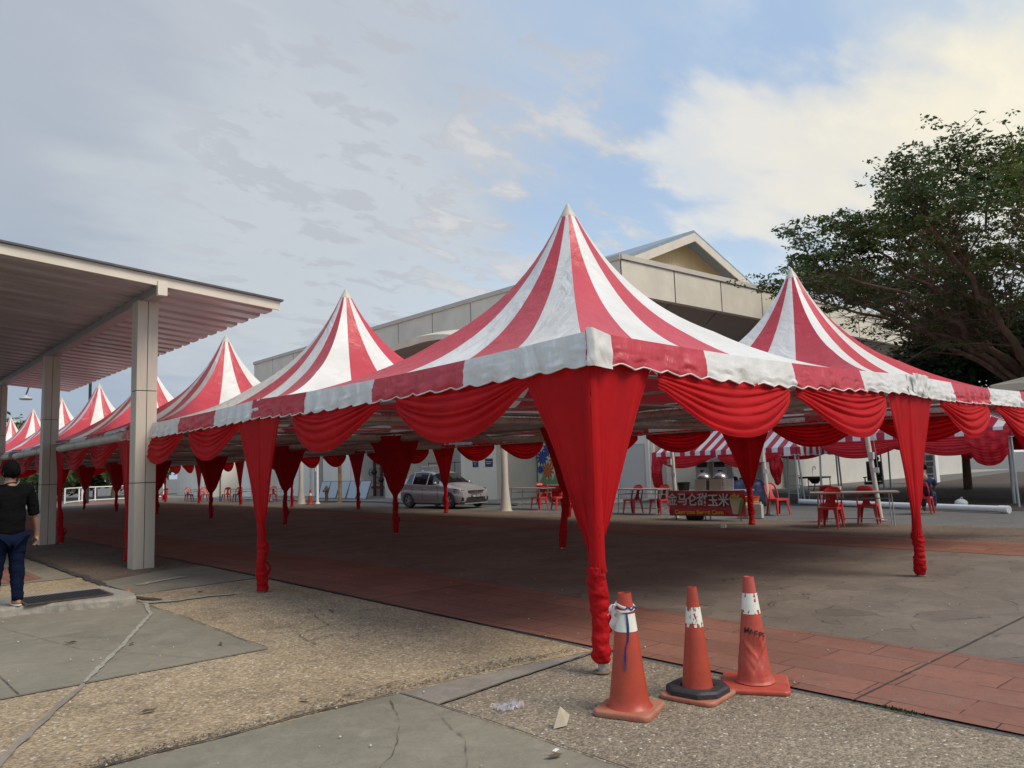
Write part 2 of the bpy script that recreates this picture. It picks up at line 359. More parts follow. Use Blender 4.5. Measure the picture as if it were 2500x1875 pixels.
M_tabletop = mat('table_laminate', (.30, .23, .19), .4, var=.08, vs=4)
M_cone = mat('orange_cone_plastic', (.40, .050, .020), .42, var=.12, vs=8, c2=(.31, .042, .024), c2at=(.45, .75), bump=.1, bs=30)
M_cone2 = mat('faded_cone_plastic', (.43, .060, .034), .45, var=.12, vs=8, c2=(.42, .11, .075), c2at=(.45, .7), bump=.15, bs=30)
M_conebase = mat('dusty_cone_base', (.42, .13, .070), .6, var=.2, vs=9, c2=(.33, .17, .11), c2at=(.4, .7), bump=.2, bs=40)
M_rubber = mat('black_rubber', (.028, .028, .028), .6, var=.2, vs=12, bump=.15, bs=60)
M_tape = mat('reflective_tape', (.72, .70, .60), .35, var=.06, vs=20)
M_blue = mat('blue_ribbon', (.015, .025, .12), .5)
M_paper = mat('white_paper', (.75, .72, .66), .6, var=.1)
M_bark = mat('bark', (.13, .075, .048), .85, var=.3, vs=5, bump=.6, bs=14, c2=(.20, .16, .12), c2at=(.55, .75))
M_leafA = mat('leaf_mid_green', (.050, .082, .018), .6, var=.35, vs=.5, trans=.3, c2=(.14, .16, .022), c2at=(.50, .68), world=True)
M_leafB = mat('leaf_dark_green', (.022, .055, .016), .6, var=.3, vs=.8, trans=.2)
M_leafC = mat('leaf_light_green', (.10, .14, .045), .6, var=.4, vs=.8, trans=.25)
M_carpaint = mat('silver_brown_car_paint', (.46, .42, .415), .24, .4, var=.02, coat=.6)
M_glassdark = mat('tinted_glass', (.012, .014, .015), .06, 0, var=0, spec=.9)
M_chrome = mat('chrome', (.75, .75, .75), .12, 1, var=0)
M_pot = mat('worn_steel_pot', (.32, .30, .29), .3, .85, var=.2, vs=8)
M_lamp = mat('lamp_glass', (.55, .57, .6), .12, .4, var=.3, vs=30)
M_skin = mat('skin', (.26, .125, .075), .5, var=.08, vs=20)
M_hair = mat('black_hair', (.007, .006, .006), .95, var=.3, vs=60, bump=.5, bs=70, spec=.05)
M_shirt = mat('black_shirt', (.006, .006, .007), .95, var=.15, vs=8, bump=.6, bs=9, spec=.05)
M_jeans = mat('dark_blue_jeans', (.006, .010, .026), .95, var=.2, vs=12, bump=.5, bs=12, spec=.05)
M_shoe = mat('tan_shoe', (.32, .17, .07), .6, var=.15)
M_grate = mat('rusty_grate_iron', (.10, .07, .055), .6, .4, var=.3, vs=12)
M_rustplate = mat('rusty_plate', (.20, .14, .085), .8, var=.3, vs=30)
M_rust = mat('rusty_painted_pole', (.42, .26, .08), .6, var=.2, vs=6, c2=(.20, .09, .03), c2at=(.45, .6))
M_redpipe = mat('red_fire_pipe', (.13, .03, .022), .5, var=.2)
M_hydrant = mat('brown_hydrant', (.16, .09, .045), .6, var=.3, vs=14)
M_panel = mat('glass_panel_pale', (.44, .49, .53), .2, 0, var=.04)
M_yellow = mat('yellow_cloth', (.60, .38, .03), .6, var=.3, vs=6, bump=.5, bs=8)
M_tarp = mat('dark_blue_tarpaulin', (.012, .018, .06), .3, var=.4, vs=3, bump=.6, bs=6)
M_jerry = mat('translucent_jerrycan', (.46, .44, .36), .5, var=.1)
M_signblue = mat('navy_sign', (.012, .018, .085), .4)
M_banner = mat('red_banner_vinyl', (.36, .010, .020), .35, var=.12, vs=2, bump=.25, bs=4)
M_letter = mat('banner_grey_letter', (.50, .47, .47), .5, var=.05)
M_letterblk = mat('banner_black_outline', (.01, .008, .008), .5, var=0)
M_letteryel = mat('banner_yellow_letter', (.60, .32, .03), .5, var=.05)
M_stone = mat('kerb_slab_concrete', (.27, .245, .20), .85, var=.2, vs=5, bump=.9, bs=14, c2=(.17, .15, .12), c2at=(.5, .75))
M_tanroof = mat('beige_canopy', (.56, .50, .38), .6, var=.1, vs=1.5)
M_bluegrey = mat('blue_grey_soffit', (.22, .27, .32), .5)
M_tangable = mat('tan_gable_boards', (.80, .56, .30), .6, var=.12, vs=3, stretch=(6, 6, .3))
G_tan = ground_mat('tan_exposed_aggregate', (.37, .285, .18), (.30, .225, .14), 60, .36, .65, (.16, .125, .09), .02)
G_grey = ground_mat('grey_exposed_aggregate', (.265, .215, .155), (.215, .17, .12), 75, .40, .35, (.10, .08, .06), .018)
G_green = ground_mat('grey_green_slab', (.240, .215, .160), (.190, .170, .126), 0, 0, .5, (.30, .275, .215), 0, rough=.7, bump=.15)
G_concrete = ground_mat('worn_concrete', (.27, .24, .195), (.22, .19, .155), 0, 0, .5, (.12, .10, .08), rough=.8, bump=.2)
G_brick = ground_mat('red_stamped_concrete', (.26, .118, .080), (.205, .092, .064), 0, 0, .4, (.20, .15, .12), bricks=(.62, .36, R(90)), rough=.7, bump=.2)
G_plaza = ground_mat('stamped_flagstone_plaza', (.20, .168, .135), (.155, .128, .10), 0, 0, .4, (.10, .09, .08), cracks=2.1, rough=.65, bump=.25)
G_brown = ground_mat('brown_aggregate', (.17, .125, .09), (.13, .095, .07), 50, .35, .5, (.07, .055, .045))
G_asph = ground_mat('grey_asphalt', (.150, .145, .135), (.125, .12, .11), 70, .3, .4, (.08, .075, .07))
G_pave = ground_mat('pale_pavement', (.32, .30, .26), (.26, .245, .21), 0, 0, .5, (.17, .155, .13), rough=.8)
G_dirt = ground_mat('dark_soil', (.085, .065, .05), (.06, .045, .035), 40, .4, .5, (.12, .10, .075))
M_crack = mat('dark_joint_filler', (.055, .045, .036), .9, var=.4, vs=20, bump=.5, bs=40)
M_concline = mat('hairline_crack', (.09, .08, .06), .9)
M_pale = mat('pale_mortar_patch', (.30, .28, .22), .85, var=.2, vs=10, bump=.4, bs=30)
M_moss = mat('moss', (.03, .06, .012), .9, var=.4, vs=40, bump=.8, bs=60)
M_orange = mat('orange_plastic', (.62, .12, .02), .45)
M_cyan = [mat('balloon_'+n, c, .25, var=.05) for n, c in (('orange', (.5, .12, .02)), ('green', (.18, .33, .16)), ('blue', (.03, .06, .3)), ('pink', (.6, .22, .28)), ('teal', (.15, .36, .42)), ('purple', (.17, .05, .2)), ('red', (.4, .02, .03)))]

# ------------------------------------------------------------------ ground
def sheet(name, poly, z, m, jit=0, label=None):
    pts = []
    n = len(poly)
    for i in range(n):
        a = Vector(poly[i]); b = Vector(poly[(i+1) % n]); k = max(1, int((b-a).length/.045)) if jit and (b-a).length < 14 else 1
        for j in range(k):
            p = a.lerp(b, j/k)
            if j and jit: p += Vector(((mnoise.noise(Vector((p.x*2.5, p.y*2.5, z*99)))*2+mnoise.noise(Vector((p.x*14, p.y*14, 3)))*1.6)*jit+random.uniform(-jit, jit)*.3, (mnoise.noise(Vector((p.x*2.5, p.y*2.5, 7)))*2+mnoise.noise(Vector((p.x*14, p.y*14, 9)))*1.6)*jit+random.uniform(-jit, jit)*.3))
            pts.append((p.x, p.y, z))
    b = MB(); b.add(pts, [tuple(range(len(pts)))]); o = b.build(name, m); o['kind'] = 'structure'
    if label: o['label'] = label
    return o
sheet('ground', [(-400, -400), (700, -400), (700, 700), (-400, 700)], 0, G_asph)
sheet('brown_pavement', [(-9, 7), (.6, 7), (.6, 60), (-9, 60)], .004, G_brown)
sheet('tan_pavement', [(-9, .78), (-1.34, .73), (.52, .48), (.62, 7.52), (-1.2, 7.42), (-1.36, 6.95), (-1.38, 2.8), (-9, 2.8)], .008, G_tan, .006)
sheet('tan_pavement', [(-9, 8.0), (-1.3, 8.0), (-1.26, 10.25), (-9, 10.1)], .008, G_tan, .006)
sheet('green_pavement', [(-9, 2.803), (-1.383, 2.803), (-1.363, 6.95), (-1.35, 7.9), (-9, 7.9)], .012, G_green, .004)
sheet('green_pavement', [(-9, .775), (-9, -9), (-1.28, -9), (-1.31, .29), (-1.345, .727)], .012, G_green, .004)
sheet('green_pavement', [(-1.2, 7.42), (.62, 7.55), (.63, 9.95), (-.1, 9.9), (-1.22, 9.3)], .012, G_green, .006)
sheet('green_pavement', [(-9, 10.15), (-1.3, 10.27), (-1.26, 16.5), (-9, 16.5)], .012, G_green, .004)
sheet('red_pavement', [(-9, 10.5), (-2.1, 10.45), (-1.72, 10.66), (-1.70, 13.3), (-9, 13.5)], .016, G_brick, .004)
sheet('aggregate_pavement', [(-1.28, -9), (.52, -9), (.51, .47), (-1.31, .285)], .008, G_grey, .006)
sheet('concrete_patch', [(-1.34, .725), (-1.31, .29), (.47, .475), (.50, .50)], .014, G_concrete, .006)
sheet('brick_path', [(.53, -40), (2.28, -40), (2.22, 1.8), (2.5, 6), (2.5, 62), (.7, 62), (.66, 7.4), (.58, 3.4)], .016, G_brick)
sheet('plaza_paving', [(2.28, -40), (8.9, -40), (8.9, 62), (2.5, 62), (2.5, 6), (2.22, 1.8)], .012, G_plaza)
sheet('brick_path', [(8.9, -40), (10.7, -40), (10.7, 62), (8.9, 62)], .016, G_brick)
sheet('brown_pavement', [(10.7, -40), (13.7, -40), (13.7, 5.6), (12.7, 8), (13.7, 12), (13.9, 62), (10.7, 62)], .012, G_brown, .0)
sheet('pavement', [(18.0, 16.2), (70, 16.2), (70, 70), (15.8, 70), (16.6, 36)], .012, G_pave)
sheet('dirt', [(18.6, -30), (60, -30), (60, 14), (19.5, 9.5), (18.9, 5)], .008, G_dirt, 0)
def strip(name, pts, wd, z, m, jit=.01, kind='structure', step=.06):
    P = []
    for a, b in zip(pts[:-1], pts[1:]):
        a, b = Vector(a), Vector(b); k = max(1, int((b-a).length/step))
        P += [a.lerp(b, j/k) for j in range(k)]
    P.append(Vector(pts[-1])); vs = []; off = random.random()*50
    for i, p in enumerate(P):
        d = (P[min(i+1, len(P)-1)]-P[max(i-1, 0)]).normalized(); nn = Vector((-d.y, d.x))
        c = mnoise.noise(Vector((i*.13, off, 0)))*jit*2.5; ww = wd*(.55+.9*abs(mnoise.noise(Vector((i*.31, off, 5)))))
        if i in (0, len(P)-1): ww = .001
        for sgn in (-1, 1): q = p+nn*(c+sgn*ww/2+random.uniform(-jit, jit)*.25); vs.append((q.x, q.y, z))
    b = MB(); b.add(vs, [(2*i, 2*i+1, 2*i+3, 2*i+2) for i in range(len(P)-1)]); o = b.build(name, m); o['kind'] = kind
    return o
for pts, wd, m, jt in [
    ([(-3.9, .78), (-2.2, .76), (-1.34, .73)], .028, M_crack, .012), ([(-1.34, .73), (-.5, .63), (.5, .49)], .013, M_crack, .014), ([(-1.9, .95), (-.7, .92), (.3, .62)], .010, M_crack, .02),
    ([(-1.31, .29), (-.5, .37), (.48, .475)], .012, M_crack, .004), ([(-1.345, .72), (-1.30, -.2), (-1.28, -3)], .012, M_crack, .004),
    ([(-1.37, 2.8), (-4.5, 2.8)], .012, M_crack, .004), ([(-1.38, 2.8), (-1.36, 5), (-1.37, 6.95)], .014, M_crack, .008),
    ([(.52, -8), (.51, .5), (.60, 3.4), (.66, 7.4), (.7, 12)], .018, M_crack, .003), ([(2.28, -10), (2.22, 1.8), (2.5, 6)], .008, M_crack, .002),
    ([(.53, -1.66), (8.9, -1.72)], .022, M_crack, .001), ([(.55, 4.3), (8.9, 4.3)], .02, M_crack, .001), ([(.55, 10.4), (8.9, 10.4)], .02, M_crack, .001), ([(.53, -7.8), (8.9, -7.8)], .02, M_crack, .001),
    ([(-1.47, .60), (-1.55, .45), (-1.7, .1), (-2.2, -.4), (-2.5, -1)], .0028, M_concline, .03), ([(-1.45, .1), (-1.6, -.35), (-1.95, -.8)], .002, M_concline, .02),
    ([(-1.9, 2.82), (-2.6, 4.2), (-3.0, 6.4)], .005, M_crack, .004), ([(-1.6, 5), (-4.5, 5.05)], .006, M_crack, .004), ([(-3.3, 2.82), (-3.4, 6.5)], .008, M_crack, .004),
    ([(-1.0, 2.6), (-.9, 3.2), (-.5, 3.3), (-.2, 4.4)], .008, M_crack, .02), ([(-.6, 2.9), (-1.2, 2.75)], .01, M_crack, .02),
    ([(-1.1, 7.0), (-.9, 7.5), (.6, 7.6)], .02, M_pale, .008), ([(-.3, 9.82), (.6, 10.02)], .04, M_pale, .008)]:
    strip('pavement_joint', pts, wd, .0205, m, jt)
strip('mortar_patch', [(-1.36, 6.5), (-1.55, 5.6), (-2.2, 4.2), (-2.88, 2.8)], .06, .0215, M_pale, .01)
strip('mortar_patch', [(-2.88, 2.8), (-3.25, 2.1), (-3.65, 1.27), (-3.9, .8)], .06, .0215, G_concrete, .01)
strip('mortar_patch', [(-1.35, 6.55), (-1.0, 6.35), (-.55, 6.4), (-.3, 6.2)], .14, .0215, M_pale, .05)
strip('mortar_patch', [(-.95, 8.35), (-.1, 8.75)], .22, .0215, M_pale, .03)
# crumbled edge rubble (countless chips)
b = MB()
for i in range(1500):
    t = random.random(); x = -3.9+t*4.3; y = .80-.02*(x+3.9)/2.5-(.25 if x > -1.3 else 0)*(x+1.3)/1.8*.6+abs(random.gauss(0, .06+.08*abs(mnoise.noise(Vector((x*2, 0, 0)))))); s_ = random.uniform(.003, .013)*(1 if t < .9 else .6)
    c = Vector((x, y, .012+s_*.3)); pr = [c+Vector((random.uniform(-1, 1), random.uniform(-1, 1), random.uniform(-.3, .7)))*s_ for _ in range(6)]
    b.add(pr, [(0, 1, 2), (0, 2, 3), (0, 3, 4), (1, 5, 2), (3, 5, 4), (0, 4, 1), (1, 4, 5), (2, 5, 3)])
tag(b.build('rubble', mat('pale_rubble', (.25, .215, .155), .9, var=.6, vs=30, c2=(.08, .065, .05), c2at=(.45, .6))), 'pale crumbled chips along the broken edge between tan and green paving', 'rubble', kind='stuff')
b = MB()
for i in range(160):
    x = .53+random.gauss(0, .012); y = -1.95+random.gauss(0, .09); h = random.uniform(.006, .02)
    a = random.uniform(0, 6.28); dx, dy = math.cos(a)*.012, math.sin(a)*.012
    b.add([(x-dx, y-dy, .017), (x+dx, y+dy, .017), (x+random.uniform(-.01, .01), y, .017+h)], [(0, 1, 2)])
tag(b.build('moss', M_moss), 'small tuft of moss in the joint beside the red paving', 'moss', kind='stuff')
# drain channel and raised slab with grate
strip('drain_channel', [(-1.16, 18), (-1.18, 14), (-1.22, 10.3), (-1.28, 8.5), (-1.3, 7.2), (-1.18, 6.55)], .15, .0225, M_crack, .02)
b = MB(); poly = [(-6.5, 6.95), (-5, 6.93), (-3.4, 6.96), (-2.84, 6.90), (-2.4, 6.86), (-1.9, 6.62), (-1.62, 6.52), (-1.45, 6.55), (-1.40, 6.75), (-1.44, 7.3), (-1.5, 7.95), (-6.5, 7.95)]
pp = []
for i in range(len(poly)):
    a = Vector(poly[i]); c = Vector(poly[(i+1) % len(poly)]); k = max(1, int((c-a).length/.07))
    for j in range(k): q = a.lerp(c, j/k); pp.append((q.x+random.gauss(0, .008), q.y+random.gauss(0, .010)))
nz = len(pp); vs = [(x, y-.02, .0) for x, y in pp]+[(x, y-.012*random.random(), .085) for x, y in pp]+[(x+(-.0), y+.015, .115) for x, y in pp]
b.add(vs, [(i, (i+1) % nz, (i+1) % nz+nz, i+nz) for i in range(nz)]+[(i+nz, (i+1) % nz+nz, (i+1) % nz+2*nz, i+2*nz) for i in range(nz)]+[tuple(range(2*nz, 3*nz))])
tag(b.build('raised_slab', M_stone), 'raised concrete slab with a broken edge beside the walking person', 'concrete slab')
t = thing('drain_grate', 'rusty rectangular drain grate set in the raised concrete slab', 'drain grate', (-2.12, 7.18, .118))
b = MB(); b.box((0, 0, .004), (.96, .66, .004)); b.build('pit_shade', M_dark, t)  # flat dark sheet, paints the shade of the pit below the bars
b = MB()
for sx in (-1, 1): b.box((sx*.47, 0, .012), (.03, .68, .014))
for sy in (-1, 1): b.box((0, sy*.335, .012), (.97, .025, .016))
b.build('frame', M_grate, t)
b = MB()
for i in range(30): b.box((-.45+i*.031, 0, .014), (.012, .65, .012))
b.build('bars', M_darksteel, t)

# ------------------------------------------------------------------ marquees
EAVE, APEX = 2.6, 5.22
def prof(s): return EAVE+(APEX-EAVE)*(.58*(1-s)**3.6+.42*(1-s)**1.35)
H2 = S/2
def ang_pt(side, w_, s, e=0):
    """point on the canopy: side 0=-x 1=+y 2=+x 3=-y, w_ in -1..1 going round anticlockwise seen from above, s 0..1"""
    base = {0: (-1, 0, 0, 1), 1: (0, 1, 1, 0), 2: (1, 0, 0, -1), 3: (0, -1, -1, 0)}[side]
    dx, dy = base[0]+w_*base[2], base[1]+w_*base[3]
    k = min(1, max(0, (s-.02)/.42)); ln = math.hypot(dx, dy); rr = (1-k)/ln*1.03+k
    z = prof(s)-.10*(1-w_*w_)*4*s*(1-s)*.9-.05*(1-w_*w_)*s*s
    q = Vector((dx*rr*s*H2, dy*rr*s*H2, 0))
    z += mnoise.noise(Vector((q.x*1.1+e, q.y*1.1, s*2+e)))*.028*math.sin(PI*min(1, s*1.05))
    return Vector((q.x, q.y, z))
def make_canopy(e):
    b = MB()
    for side in range(4):
        def mf(u, v, side=side):
            k = int(u*4); return (k+1) % 2      # 0 red 1 white ; from the near corner going round: white first on -x side
        b.grid(lambda u, v, side=side: ang_pt(side, u*2-1, .03+.97*v**.9, e), 32, 34, mf)
    return b
def make_valance(e, hgt=.215, seed=0, amp=.035, wl=.305, pane0=1, fold=1.0):
    """local: X along 0..S, Y outward, z relative"""
    rs = random.Random(seed); b = MB(); ph = rs.random()*6
    def edge(x):
        return -hgt-.010*math.sin(x*1.3+ph)-amp*abs(math.sin(PI*x/wl+ph))+amp*.5
    def fn(u, v):
        x = u*(S+.22)-.11; zt = -.05*(1-(2*u-1)**2)+.015; zb = edge(x)-.05*(1-(2*u-1)**2)
        z = zt+(zb-zt)*v
        n = mnoise.noise(Vector((x*2.2, v*2.0+seed, e)))*.022+mnoise.noise(Vector((x*6.5, v*3.5, e+3)))*.012*fold+mnoise.noise(Vector((x*15, v*1.2, e+9)))*.007*fold+mnoise.noise(Vector((x*4+v*5, v*9-x*1.5, e+21)))*.020
        y = .075+.035*math.sin(v*PI*.5)+n*(0.15+v)+.018*v*math.sin(2*PI*x/wl+ph)
        return (x, y, z)
    b.grid(fn, 244, 12, lambda u, v: (int(u*4)+pane0) % 2)
    pts = []
    for i in range(245):
        q = fn(i/244, 1.0); pts.append((q[0], q[1]+.002, q[2]-.003))
    b.tube(pts, .0075, 5, 1)
    return b
canopies = [make_canopy(e) for e in (0, 17.3, 5.1)]
cm = []
legs_off = {(1, 0): (.02, .03), (3, 0): (.1, .1), (1, 1): (-.19, .17), (0, 2): (0, 0)}
ORD = ['first', 'second', 'third', 'fourth', 'fifth', 'sixth', 'seventh', 'eighth', 'ninth']
TLAB = {(0, 0): 'largest nearest red and white striped marquee behind the three traffic cones',
 (1, 0): 'striped marquee peak between the nearest marquee and the one beside the walkway column',
 (2, 0): 'striped marquee whose peak rises just right of the front walkway column',
 (3, 0): 'striped marquee with its peak hidden behind the front walkway column',
 (4, 0): 'striped marquee with its peak between the two front walkway columns, right one',
 (5, 0): 'striped marquee peak peeking out just right of the second walkway column',
 (6, 0): 'small distant striped marquee peak between the second walkway column and the frame edge',
 (7, 0): 'farthest striped marquee, only a sliver of its peak at the left frame edge',
 (0, 1): 'striped marquee on the right in front of the spreading tree'}
for k in range(1, 8): TLAB[(k, 1)] = 'striped marquee hidden behind the front row, only its underside frame showing'
shared = {}
def sheet_side(b_name, builder, mats, parent, c0, rz, smooth=180):
    if builder not in shared:
        o = builder().build(b_name, mats, parent, smooth)
        shared[builder] = o.data
    else:
        o = bpy.data.objects.new(b_name, shared[builder]); col.objects.link(o); o.parent = parent
    o.location = c0; o.rotation_euler = (0, 0, rz); return o
v_main_L = make_valance(0, .235, 3, pane0=1); v_main_R = make_valance(5, .235, 11, pane0=1)
for v in (0, 1):
    for t_ in range(8):
        cxy = (v*S+H2, t_*S+H2, 0)
        tn = thing('striped_marquee', TLAB[(t_, v)], 'marquee', cxy, 0, 'red and white striped marquees joined in a block')
        i = (t_+v) % 3
        if len(cm) <= i or cm[i] is None:
            o = canopies[i].build('canopy', [M_redpvc, M_whitepvc], tn, 180); cm.append(o.data) if len(cm) == i else None
        else:
            o = bpy.data.objects.new('canopy', cm[i]); col.objects.link(o); o.parent = tn
        if (t_, v) in ((0, 1), (1, 0)):
            o.data = o.data.copy(); o.data.materials.clear(); o.data.materials.append(M_whitepvc); o.data.materials.append(M_redpvc)
            mi_ = [0]*len(o.data.polygons); cm_src = cm[i] if i < len(cm) else None
            cm_src.polygons.foreach_get('material_index', mi_); o.data.polygons.foreach_set('material_index', mi_)
        if 'cap' not in shared:
            b = MB(); zc = prof(.03); b.lathe([(.118, zc-.055), (.112, zc-.03), (.07, zc+.05), (.04, zc+.10), (.025, zc+.14), (.010, zc+.155)], 20)
            o = b.build('peak_cap', mat('cap_vinyl', (.50, .48, .40), .5, var=.15, vs=8), tn, 40); shared['cap'] = o.data
        else:
            o = bpy.data.objects.new('peak_cap', shared['cap']); col.objects.link(o); o.parent = tn
        # steel eave frame with zigzag truss + pyramid ties
        if 'frame' not in shared:
            b = MB()
            for sx, sy, ex, ey in ((-1, -1, 1, -1), (1, -1, 1, 1), (1, 1, -1, 1), (-1, 1, -1, -1)):
                k = .972; a = Vector((sx*H2*k, sy*H2*k, 0)); c = Vector((ex*H2*k, ey*H2*k, 0))
                b.tube([a+Vector((0, 0, 2.50)), c+Vector((0, 0, 2.50))], .022, 8); b.tube([a+Vector((0, 0, 2.32)), c+Vector((0, 0, 2.32))], .016, 8)
                for q in range(16):
                    p1 = a.lerp(c, q/16); p2 = a.lerp(c, (q+.5)/16); p3 = a.lerp(c, (q+1)/16)
                    b.tube([p1+Vector((0, 0, 2.32)), p2+Vector((0, 0, 2.50)), p3+Vector((0, 0, 2.32))], .006, 5)
            b.tube([(-H2*.96, 0, 2.42), (H2*.96, 0, 2.42)], .018, 6); b.tube([(0, -H2*.96, 2.42), (0, H2*.96, 2.42)], .018, 6)
            b.tube([(0, 0, 2.42), (0, 0, 4.95)], .03, 8)
            o = b.build('roof_frame', M_steel, tn, 60); shared['frame'] = o.data
        else:
            o = bpy.data.objects.new('roof_frame', shared['frame']); col.objects.link(o); o.parent = tn
        # valances (outer sides), gutters (inner sides)
        b = None
        def lens_valance(bld, key, loc, rz):
            if key not in shared:
                o = bld.build('valance', [M_redpvc, M_whitepvc], tn, 180); shared[key] = o.data
            else:
                o = bpy.data.objects.new('valance', shared[key]); col.objects.link(o); o.parent = tn
            o.location = loc; o.rotation_euler = (0, 0, rz)
        # -x side : local X -> +y (rz 90) gives local Y -> -x : outward
        if v == 0 and t_ < 2: lens_valance(v_main_L, 'vl%d' % t_ if t_ else 'vl', (-H2, -H2, EAVE), R(90))
        if v == 0 and t_ >= 2:
            if 'short' not in shared: shared_short = make_valance(3, .06, 5, amp=.012, pane0=1)
            lens_valance(shared_short if 'short' not in shared else None, 'short', (-H2, -H2, EAVE), R(90))
        if t_ == 0:   # -y side: outward -y : rz 180, X runs from +x end to -x end ; colours from C: W,R,W,R
            lens_valance(v_main_R if v == 0 else make_valance(8, .245, 21, amp=.03, wl=.21, fold=1.6, pane0=0), 'vr%d' % v, (H2, -H2, EAVE), R(180))
        if v == 1: lens_valance(v_main_L, 'vl', (H2, H2, EAVE), R(-90))
        # pipes
        def pipe(a, c, nm='gutter_pipe', r=.085):
            b = MB(); a, c = Vector(a), Vector(c); b.tube([a, a.lerp(c, .33), a.lerp(c, .66), c], r, 14)
            for q in (.33, .66): m_ = a.lerp(c, q); d_ = (c-a).normalized()*.05; b.tube([m_-d_, m_+d_], r*1.07, 14)
            b.build(nm, M_pipe, tn, 50)
        if v == 0: pipe((H2, -H2+.2, 2.36), (H2, H2-.2, 2.36))
        if t_ < 7: pipe((-H2+.2, H2, 2.36), (H2-.2, H2, 2.36))
        if v == 0 and t_ >= 2: pipe((-H2-.05, -H2+.35, 2.43), (-H2-.05, H2-.3, 2.40), r=.10)
        # poles owned by this marquee
        cs = [(t_, v)] + ([(8, v)] if t_ == 7 else []) + ([(t_, 2)] if v == 1 else []) + ([(8, 2)] if (t_ == 7 and v == 1) else [])
        for (a_, b_) in cs:
            ox, oy = legs_off.get((a_, b_), (0, 0)); lx, ly = b_*S-cxy[0], a_*S-cxy[1]
            b = MB(); b.tube([(lx+ox, ly+oy, .006), (lx, ly, EAVE-.08)], .028, 10); b.build('pole', M_steel, tn, 50); b = MB(); b.lathe([(.068, 0), (.068, .008), (.03, .010)], 16, (lx+ox, ly+oy, .018)); b.build('base_plate', M_rustplate, tn, 50)
# white corner flap folded over the front corner of the nearest marquee
tn0 = [o for o in bpy.data.objects if o.name == 'striped_marquee'][0]
b = MB()
def flap(u, v):
    x = u*.30-.02; n = mnoise.noise(Vector((x*9, v*3, 1)))*.02
    if x < 0: return (-H2-.11-n, -H2-.09, EAVE+.035-.30*v)
    return (-H2+x*.75-.09, -H2-.140-n*.6-.01*math.sin(v*3), EAVE+.035-.05*u-v*(.30-.03*u))
b.grid(flap, 14, 12, 0)
b.build('corner_flap', M_whitepvc, tn0, 180)
b = MB()
def flap2(u, v):
    x = u*.55; n = mnoise.noise(Vector((x*11, v*3, 4)))*.035+mnoise.noise(Vector((x*25, v*2, 4)))*.015
    return (-H2+x-.03, -H2-.125-n*.9, EAVE+.03-.02*u-v*(.235+.03*abs(math.sin(x*22))))
tn1 = [o for o in bpy.data.objects if o.get('label') == TLAB[(0, 1)]][0]
b.grid(flap2, 30, 10, 0); b.build('corner_flap', M_whitepvc, tn1, 180)

# ------------------------------------------------------------------ cloth
def swag_mesh(L, D, seed, nf=6):
    rs = random.Random(seed); ph = rs.random()*6; asym = rs.uniform(-.22, .22); b = MB(); amps = [rs.uniform(.5, 1.3) for _ in range(nf+2)]
    fr = [0]
    for i in range(nf): fr.append(fr[-1]+rs.uniform(.6, 1.4)*(1.25 if i > nf*.6 else 1))
    fr = [x/fr[-1] for x in fr]
    def fn(u, v):
        uu = u+asym*u*(1-u)*.9
        e = abs(2*uu-1)
        x = L*u
        sh = (1-e**(1.75+.55*v))
        spread = .16*v*e**3                                # gathered band at each hung end
        z = -D*(v**.95)*sh-spread-.02
        env = max(0, math.sin(PI*min(1, max(0, u))))**.5
        vv = v+.045*math.sin(PI*u*1.0+ph)*math.sin(PI*v)+.02*mnoise.noise(Vector((u*3, v*3, seed*2)))
        i = 0
        while i < nf-1 and vv > fr[i+1]: i += 1
        t = min(1, max(0, (vv-fr[i])/(fr[i+1]-fr[i])))
        am = amps[i]*(.35+.65*min(1, abs(2*u-1)*1.3+.25*math.sin(i*2.1+ph)+.25))
        fold = (math.sin(PI*t)**1.2*.6+.4*t*(1-t)*2-.3)*.050*env*am*min(1, (1-v)*5+.1)
        bulge = .13*math.sin(PI*v*.6)*env
        n = mnoise.noise(Vector((u*3, v*4, seed)))*.014+mnoise.noise(Vector((u*9, v*14, seed)))*.004
        return (x, .05+bulge+fold+n, z)
    b.grid(fn, 60, 84, 0); return b
